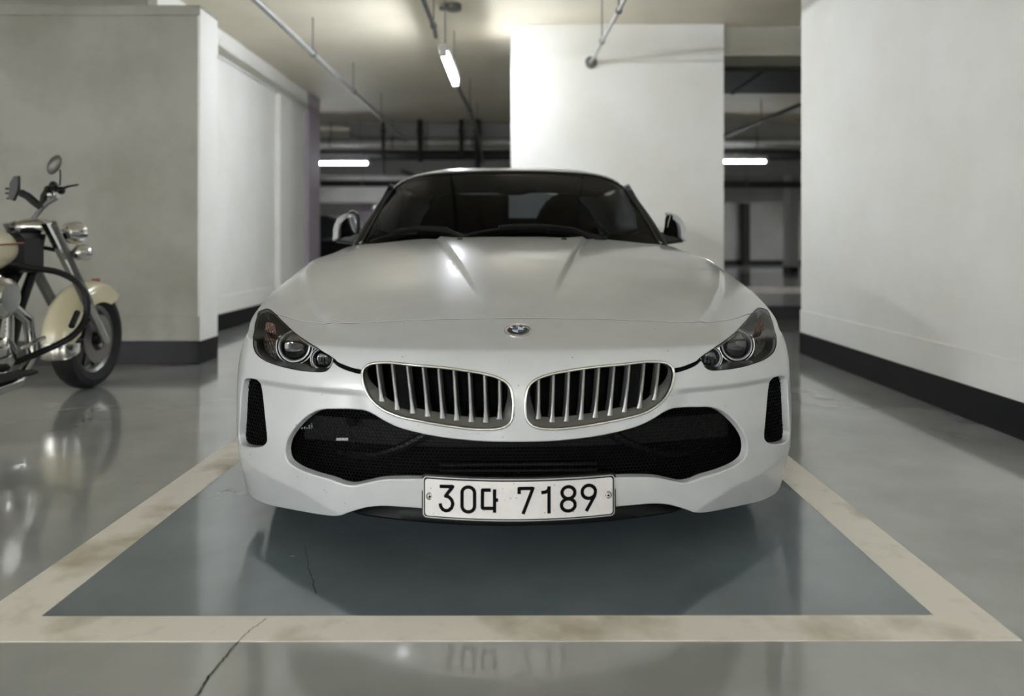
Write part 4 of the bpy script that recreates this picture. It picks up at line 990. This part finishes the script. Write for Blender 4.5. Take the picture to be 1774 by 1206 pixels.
# ---- mirrors
M['mirror_glass'] = mat('mirror_face', '5d5f5f', .12, .8)
for s in (-1, 1):
    m_ = empty('door_mirror'); m_.parent = CAR
    c = np.array([s*.820, 1.80, .985])
    def shell(u, v):     # v 0..1 from root to outer tip, u around
        a = 2*math.pi*u; rz = .082; rx = .066
        return None
    # painted cap: outer rounded shell
    out = [(578, 393), (577.6, 399), (579, 407), (580.8, 417.5), (590.5, 411.5), (590.3, 400), (592.5, 388), (597.5, 380), (603, 375.5), (605, 366.5), (597, 369.5), (590.6, 373), (583, 380)]
    Y = 1.97+1.78
    def tocar(px, py, y):
        X, Yw, z = at(px, py, 1.97+y); Xw = X-.0046; Yy = Yw-1.97; return np.array([math.cos(.0234)*Xw+math.sin(.0234)*Yy, y, z])
    def blob(pts, y_front, depth_, m, name, bulge, parent, mirror=s, lean=0):
        O = cr(pts, n=5, closed=True); P = np.array([tocar(a, b_, y_front) for a, b_ in O]); P[:, 0] *= -mirror if True else 1
        P[:, 0] = mirror*np.abs(P[:, 0]); cen = P.mean(0); V = []; k = len(P)
        for sc, dy in ((1, depth_), (1, .0), (.93, -bulge*.45), (.78, -bulge*.75), (.5, -bulge*.95)):
            for p in P: V.append((cen[0]+(p[0]-cen[0])*sc, y_front+dy+lean*((p[2]-cen[2])*.9+abs(p[0]-cen[0])*1.2)*sc, cen[2]+(p[2]-cen[2])*sc))
        V.append((cen[0], y_front-bulge, cen[2])); F = [(r_*k+i, r_*k+(i+1) % k, (r_+1)*k+(i+1) % k, (r_+1)*k+i) for r_ in range(4) for i in range(k)]
        F += [(4*k+i, 4*k+(i+1) % k, 5*k) for i in range(k)]; F.append(tuple(range(k)))
        return mesh(name, V, F, m, parent, True, sharp=60)
    blob(out, 1.80, .05, M['paint'], 'mirror_cap', .022, m_, lean=.7)
    inner = [(591, 412), (591, 400), (593.5, 388), (599, 379), (605, 374), (613, 372), (618, 380), (620.5, 395), (620, 408), (606, 412)] if s < 0 else [(591, 412), (591, 400), (593.5, 388), (599, 379), (604, 371), (609, 374), (612, 392), (614, 408), (606, 412)]
    blob(inner, 1.835, .05, M['void'], 'mirror_shell', .012, m_)
    if s < 0:
        ringp = [(603.5, 371), (607, 366.5), (612, 365), (618, 368.5), (622.5, 377), (623.5, 388), (622.7, 399), (618, 405.5), (613, 403), (608, 393), (604.5, 382)]
        blob(ringp, 1.79, .05, M['black'], 'mirror_housing', .006, m_)
        gp_ = [(606, 371), (610, 368.6), (615, 372), (618, 381), (619.3, 392), (618.5, 403), (616, 404.5), (612, 397), (607.5, 384)]
        blob(gp_, 1.784, .004, M['mirror_glass'], 'mirror_glass', .002, m_)
        MB().tube([tuple(tocar(a, b_, 1.785)) for a, b_ in cr([(603.6, 379), (604.6, 370), (608, 366), (613, 364.8), (618, 367.5)], n=6)], .0022, 6).build('chrome_edge', M['chrome'], m_)
    else:
        MB().tube([(-q[0], q[1], q[2]) for q in [tocar(a, b_, 1.785) for a, b_ in cr([(605, 366), (606, 373), (609, 384), (611.5, 394)], n=6)]], .0022, 6).build('chrome_edge', M['chrome'], m_)
    base = [(582, 417.6), (590, 412), (600, 409), (612, 407.5), (622, 402), (626, 412), (618, 424), (600, 421)]
    blob(base, 1.80, .07, M['pillar'], 'mirror_foot', .006, m_)
    q0, q1 = tocar(584, 419.5, 1.79), tocar(613, 423.5, 1.79)
    MB().tube([(s*abs(q0[0]), q0[1], q0[2]), (s*abs(q1[0]), q1[1], q1[2])], .0022, 6).build('trim_line', M['satin'], m_)
# ---- wheels
def wheel(x, y, s):
    t = empty('wheel'); t.parent = CAR; c = (x, y, .322)
    MB().lathe([(.225, -.10), (.30, -.112), (.318, -.10), (.322, -.06), (.322, .06), (.318, .10), (.30, .112), (.225, .10)], c, (1, 0, 0), 48).build('tyre', M['rubber'], t)
    MB().lathe([(.228, -.10), (.232, -.08), (.215, -.05), (.215, .05), (.232, .08), (.228, .10)], c, (1, 0, 0), 48).build('rim', M['satin'], t)
    b = MB()
    for k in range(10):
        a = 2*math.pi*k/10; d = (0, math.cos(a), math.sin(a)); b.tube([(c[0]+s*.085, c[1]+d[1]*.03, c[2]+d[2]*.03), (c[0]+s*.07, c[1]+d[1]*.215, c[2]+d[2]*.215)], [.02, .014], 6)
    b.lathe([(0, .10), (.04, .10), (.05, .06)], c, (s, 0, 0), 20); b.build('spokes', M['satin'], t)
    MB().lathe([(.06, .01), (.16, .01), (.16, .03), (.06, .03)], c, (s, 0, 0), 32, close=True).build('brake_disc', M['satin'], t)
for s in (-1, 1):
    for y in (FA, RA): wheel(s*.755, y, s)
    grid_mesh('wheel_liner', lambda a, t: (s*(.56+.30*t), FA+.36*math.cos(R(180*a)), .32+.36*math.sin(R(180*a))), np.linspace(0, 1, 20), [0, 1], M['void'], CAR)
    grid_mesh('wheel_liner', lambda a, t: (s*(.56+.30*t), RA+.36*math.cos(R(180*a)), .32+.36*math.sin(R(180*a))), np.linspace(0, 1, 20), [0, 1], M['void'], CAR)
# ---- cabin
M['cabin'] = mat('cabin_black', '080808', .8, spec=.2); M['leather'] = mat('seat_leather', '0b0b0b', .7, bump=.2, spec=.2)
grid_mesh('dashboard', lambda w_, t: (w_*.70, 1.42+.14*w_*w_+.50*t*(1-.12*w_*w_), .895+.045*math.sin(math.pi*t*.9)-.25*max(0, t-.8)), np.linspace(-1, 1, 21), np.linspace(0, 1, 9), M['cabin'], CAR)
for s in (-1, 1):
    st = empty('seat'); st.parent = CAR
    MB().ell((s*.36, 2.72, .80), (.24, .09, .40), 20, 14).build('seat_back', M['leather'], st)
    MB().ell((s*.36, 2.76, 1.115), (.125, .055, .10), 16, 12).build('headrest', M['leather'], st)
    MB().ell((s*.36, 2.40, .48), (.25, .30, .10), 16, 10).build('seat_cushion', M['leather'], st)
    MB().tube([(s*.22, 2.90, .90), (s*.22, 2.90, 1.10), (s*.26, 2.90, 1.16), (s*.46, 2.90, 1.16), (s*.50, 2.90, 1.10), (s*.50, 2.90, .90)], .018, 8).build('roll_hoop', M['black'], CAR)
sw = MB().lathe([(.185+.013*math.cos(a), .013*math.sin(a)) for a in np.linspace(0, 2*math.pi, 9)[:-1]], (.36, 1.98, .86), (0, -.9, .35), 32, close=True)
sw.tube([(.18, 1.98, .86), (.54, 1.98, .86)], .018, 8); sw.build('steering_wheel', M['leather'], CAR)
MB().box(-.66, .66, 1.5, 3.2, .25, .35, .02).build('cabin_floor', M['cabin'], CAR)
MB().box(-.70, .70, 2.96, 3.0, .35, .93, .02).build('rear_bulkhead', M['cabin'], CAR)
MB().ell((.02, 2.10, 1.195), (.125, .02, .036), 16, 8).build('interior_mirror', M['black'], CAR)
for s in (-1, 1): MB().box(s*.66-.02, s*.66+.02, 1.6, 3.2, .35, .86, .01).build('door_card', M['cabin'], CAR)
grid_mesh('headliner', lambda w_, t: tuple(np.array(roof(w_*.96, .03+t*.94))-np.array([0, 0, .028])), np.linspace(-1, 1, 17), np.linspace(0, 1, 8), M['cabin'], CAR)

MB().box(-.52, .005, 2.90, 2.91, .9, 1.215, .01).build('rear_light_blocker', M['cabin'], CAR)  # invented dark panels that shape the light patch through the rear window
MB().box(-.52, .52, 2.90, 2.912, .9, 1.06, .01).build('rear_light_blocker', M['cabin'], CAR)
# ------------------------------------------------------------------ the motorcycle by the left partition, nose to the wall
M['cream'] = mat('cream_paint', 'd9cfae', .25, coat=1); M['moto_black'] = mat('motorcycle_black', '050505', .4, spec=.35); M['pinstripe'] = mat('pinstripe', '8c3f2c', .4)
HX, HY, HZ = -2.66, 4.575, .305
BK = empty('motorcycle', (HX, HY, 0)); tag(BK, 'cream and chrome cruiser motorcycle with a round mirror beside the partition wall', 'motorcycle')
def lo(p): return (p[0]-HX, p[1]-HY, p[2])
def bat(px, py, Y): return lo(at(px, py, Y))
def two_wheel(y, name):
    t = empty(name); t.parent = BK; c = (0, y, HZ)
    MB().lathe([(.205, -.045), (.25, -.066), (.285, -.058), (.303, -.028), (.305, 0), (.303, .028), (.285, .058), (.25, .066), (.205, .045)], c, (1, 0, 0), 48).build('tyre', M['rubber'], t)
    MB().lathe([(.212, -.046), (.205, -.040), (.185, -.03), (.18, 0), (.185, .03), (.205, .040), (.212, .046)], c, (1, 0, 0), 48).build('rim', M['satin'], t)
    MB().lathe([(0, -.07), (.035, -.07), (.045, -.03), (.045, .03), (.035, .07), (0, .07)], c, (1, 0, 0), 20).build('hub', M['moto_black'], t)
    b = MB()
    for k in range(9):
        a = 2*math.pi*k/9; b.tube([(0, y+.04*math.cos(a), HZ+.04*math.sin(a)), (0, y+.195*math.cos(a+.12), HZ+.195*math.sin(a+.12))], [.016, .011], 6)
    b.build('spokes', M['moto_black'], t)
    MB().lathe([(.075, .060), (.148, .060), (.148, .066), (.075, .066)], c, (1, 0, 0), 40, close=True).build('brake_disc', mat('disc_steel', '8f8a88', .35, .8), t)
two_wheel(0, 'front_wheel'); two_wheel(-1.62, 'rear_wheel')
# deep front mudguard following the wheel
def guard(name, a0, a1, rad, hw, skirt, m, cy=0, n=26):
    V = []; F = []; prof = [(-hw, -skirt), (-hw*1.0, -.02), (-hw*.86, .004), (-hw*.5, .018), (0, .024), (hw*.5, .018), (hw*.86, .004), (hw, -.02), (hw, -skirt)]
    for i in range(n+1):
        a = R(a0+(a1-a0)*i/n); f = min(1, min(i, n-i)/4+.45)
        for x, h in prof:
            hh = h if h > -.01 else h*f
            r = rad+hh; V.append((x, cy+r*math.cos(a), HZ+r*math.sin(a)))
    k = len(prof); F = [(i*k+j, i*k+j+1, (i+1)*k+j+1, (i+1)*k+j) for i in range(n) for j in range(k-1)]
    return mesh(name, V, F, m, BK, True)
guard('front_mudguard', 52, 178, .335, .088, .11, M['cream']); guard('mudguard_tip', 178, 193, .335, .089, .105, M['chrome'])
guard('rear_mudguard', 20, 165, .335, .10, .15, M['cream'], -1.62)
MB().box(-.012, .012, .05, .12, .64, .672, .006).build('fender_badge', M['pinstripe'], BK)
# forks
for s, dx in ((1, .105), (-1, -.105)):
    top = (dx, -.53, 1.0); MB().tube([(dx, .01, HZ-.02), (dx, -.18, .54)], .026, 12).build('fork_slider', M['chrome'], BK)
    MB().tube([(dx, -.18, .54), top], .030, 12).build('fork_tube', M['satin'], BK)
MB().tube([(.105, .0, HZ), (-.105, 0, HZ)], .012, 8).build('axle', M['chrome'], BK)
q = [(.12, -.54, 1.01), (.125, -.38, .82), (.12, -.30, .73), (.12, -.35, .70), (.12, -.46, .84), (.12, -.59, 1.0)]
for sx in (1, -1):
    o = MB(); o.add([(sx*p[0], p[1], p[2]) for p in q]+[(sx*(p[0]-.03), p[1], p[2]) for p in q], [tuple(range(6)), tuple(range(11, 5, -1))]+[(i, 6+i, 6+(i+1) % 6, (i+1) % 6) for i in range(6)]); o.build('fork_cover', M['chrome'], BK, True, 30)
MB().ell((0, -.50, .985), (.11, .09, .05), 20, 10).build('nacelle', M['chrome'], BK)
# lamps: big headlamp and the smaller spot lamp under it
def bullet(name, c, r, L_):
    t = empty(name); t.parent = BK
    MB().lathe([(0.001, -L_), (r*.55, -L_*.88), (r*.9, -L_*.45), (r, 0), (r*1.04, .012), (r*.97, .022)], c, (0, 1, 0), 28).build('shell', M['chrome'], t)
    MB().lathe([(r*.95, .018), (r*.6, .030), (0.001, .036)], c, (0, 1, 0), 28).build('lamp_glass', mat('lamp_face', 'c9cbc8', .15, coat=1), t)
bullet('headlamp', (.09, -.285, .955), .066, .10); bullet('spot_lamp', (.16, -.33, .84), .048, .07); bullet('spot_lamp', (-.16, -.33, .84), .048, .07)
MB().tube([(.16, -.36, .83), (0, -.42, .87), (-.16, -.36, .83)], .012, 8).build('lamp_bracket', M['moto_black'], BK)
# bars, controls, mirror
Hh = lambda px, py, Y=4.05: bat(px, py, Y)
MB().tube([Hh(50, 392), Hh(62, 374), Hh(73, 360), Hh(84, 350), Hh(100, 342)], .013, 10).build('handlebar', M['satin'], BK)
MB().tube([Hh(73, 360), Hh(62, 352), Hh(48, 340), Hh(36, 334)], .020, 10).build('grip', M['rubber'], BK)
MB().tube([Hh(73, 360), Hh(76, 340), Hh(84, 326), Hh(98, 328)], .017, 8).build('grip', M['rubber'], BK)
b = MB(); b.ell(Hh(93, 322), (.022, .03, .026), 12, 8); b.ell(Hh(84, 328), (.02, .03, .02), 12, 8); b.ell(Hh(106, 330), (.018, .03, .022), 12, 8); b.build('switch_cluster', M['moto_black'], BK)
MB().ell(Hh(88, 338), (.02, .025, .02), 12, 8).build('brake_reservoir', M['chrome'], BK)
MB().tube([Hh(106, 328), Hh(118, 323), Hh(136, 320)], [.010, .006, .005], 6).build('brake_lever', M['moto_black'], BK)
b = MB(); P = [Hh(19, 318), Hh(26, 306), Hh(33, 305), Hh(33, 330), Hh(24, 348), Hh(17, 345)]
b.add([(p[0], p[1]-.012, p[2]) for p in P]+[(p[0], p[1]+.012, p[2]) for p in P], [tuple(range(6)), tuple(range(11, 5, -1))]+[(i, 6+i, 6+(i+1) % 6, (i+1) % 6) for i in range(6)])
for q_ in ((10, 327), (10, 335), (12, 344)): b.tube([Hh(20, q_[1]), Hh(*q_)], .006, 6)
b.build('phone_holder', M['moto_black'], BK, True, 30)
MB().tube([Hh(46, 342), Hh(47, 333)], .006, 6).build('clutch_clip', M['moto_black'], BK)
MB().tube([Hh(103.5, 322), Hh(104.5, 305), Hh(104, 294)], .005, 6).build('mirror_stem', M['moto_black'], BK)
rot = Matrix.Rotation(R(28), 3, 'Y'); cM = Vector(Hh(94, 285.5)); 
MB().ell(cM, (.034, .014, .058), 24, 14, rot).build('mirror', mat('mirror_back', '57544f', .35, .4), BK)
# tank, frame, engine
MB().ell((-.045, -.97, .865), (.165, .33, .135), 28, 18).build('fuel_tank', M['cream'], BK)
MB().tube([(.118, -1.05, .885), (.112, -.83, .893), (.075, -.71, .897)], .005, 6).build('tank_stripe', M['pinstripe'], BK)
MB().ell((-.02, -1.35, .74), (.18, .30, .07), 20, 12).build('saddle', M['rubber'], BK)
MB().tube([(0, -.44, .97), (0, -.50, .78), (0, -.62, .55), (0, -.72, .25), (0, -1.3, .22), (0, -1.62, .36)], .024, 10).build('frame_downtube', M['moto_black'], BK)
b = MB(); b.box(-.08, .08, -.74, -.52, .74, .95, .03); b.tube([(-.05, -.56, .80), (-.05, -.74, .60), (-.04, -.82, .40)], .05, 8); b.build('steering_head', M['moto_black'], BK)
MB().tube([(0, -.44, .95), (0, -.9, .76), (0, -1.5, .62)], .025, 8).build('frame_backbone', M['moto_black'], BK)
for cy, tilt in ((-.95, .22), (-1.23, -.22)):
    b = MB()
    for k in range(11):
        z = .45+k*.022; rr = .078+.006*math.sin(k); b.lathe([(.02, z), (rr, z), (rr, z+.010), (.02, z+.010)], (.0, cy+tilt*(z-.45), 0), (0, 0, 1), 20, close=True)
    b.build('cylinder', M['satin'], BK, True, 30)
    MB().ell((0, cy+tilt*.27, .72), (.085, .095, .045), 18, 10).build('rocker_cover', M['chrome'], BK)
b = MB(); b.ell((0, -1.09, .34), (.13, .24, .13), 24, 14); b.build('crankcase', M['satin'], BK)
MB().lathe([(.001, .045), (.07, .045), (.095, .025), (.10, 0), (.06, -.03)], (.16, -.99, .63), (1, 0, 0), 32).build('air_cleaner', M['chrome'], BK)
for dy in (-.85, -.88, -1.13, -1.16): MB().tube([(.11, dy, .38), (.10, dy+.02*(1 if dy > -1.05 else -1), .62)], .011, 8).build('pushrod_tube', M['chrome'], BK)
MB().lathe([(.001, .05), (.05, .05), (.085, .03), (.09, 0)], (.12, -.95, .345), (1, 0, 0), 28).build('cam_cover', M['chrome'], BK)
MB().tube([(.10, -.87, .60), (.14, -.77, .50), (.15, -.75, .32), (.16, -.87, .20), (.17, -1.3, .19), (.17, -2.0, .21)], [.028]*4+[.04, .045], 12).build('exhaust_pipe', M['chrome'], BK)
# engine guard loop with a highway peg, floorboard, lower pipe
MB().tube([tuple(p) for p in cr([(.02, -.80, .80), (.12, -.75, .77), (.24, -.67, .74), (.33, -.62, .66), (.36, -.63, .52), (.33, -.68, .42), (.22, -.78, .34), (.12, -.90, .29), (.05, -.97, .27)], n=5)], .017, 10).build('engine_guard', M['moto_black'], BK)
MB().tube([tuple(p) for p in cr([(-.02, -.80, .80), (-.24, -.67, .74), (-.36, -.63, .52), (-.22, -.78, .34), (-.05, -.97, .27)], n=6)], .017, 10).build('engine_guard', M['moto_black'], BK)
MB().tube([(.34, -.68, .53), (.37, -.78, .47)], .016, 8).build('highway_peg', M['rubber'], BK)
MB().box(.16, .27, -1.2, -.88, .245, .265, .008).build('floorboard', M['rubber'], BK)
MB().tube([(.16, -.86, .36), (.17, -.76, .39), (.18, -.70, .40)], .011, 8).build('brake_pedal', M['chrome'], BK)
MB().tube([(-.10, -1.1, .24), (-.20, -1.0, .10), (-.26, -.92, .008)], .012, 8).build('side_stand', M['moto_black'], BK)
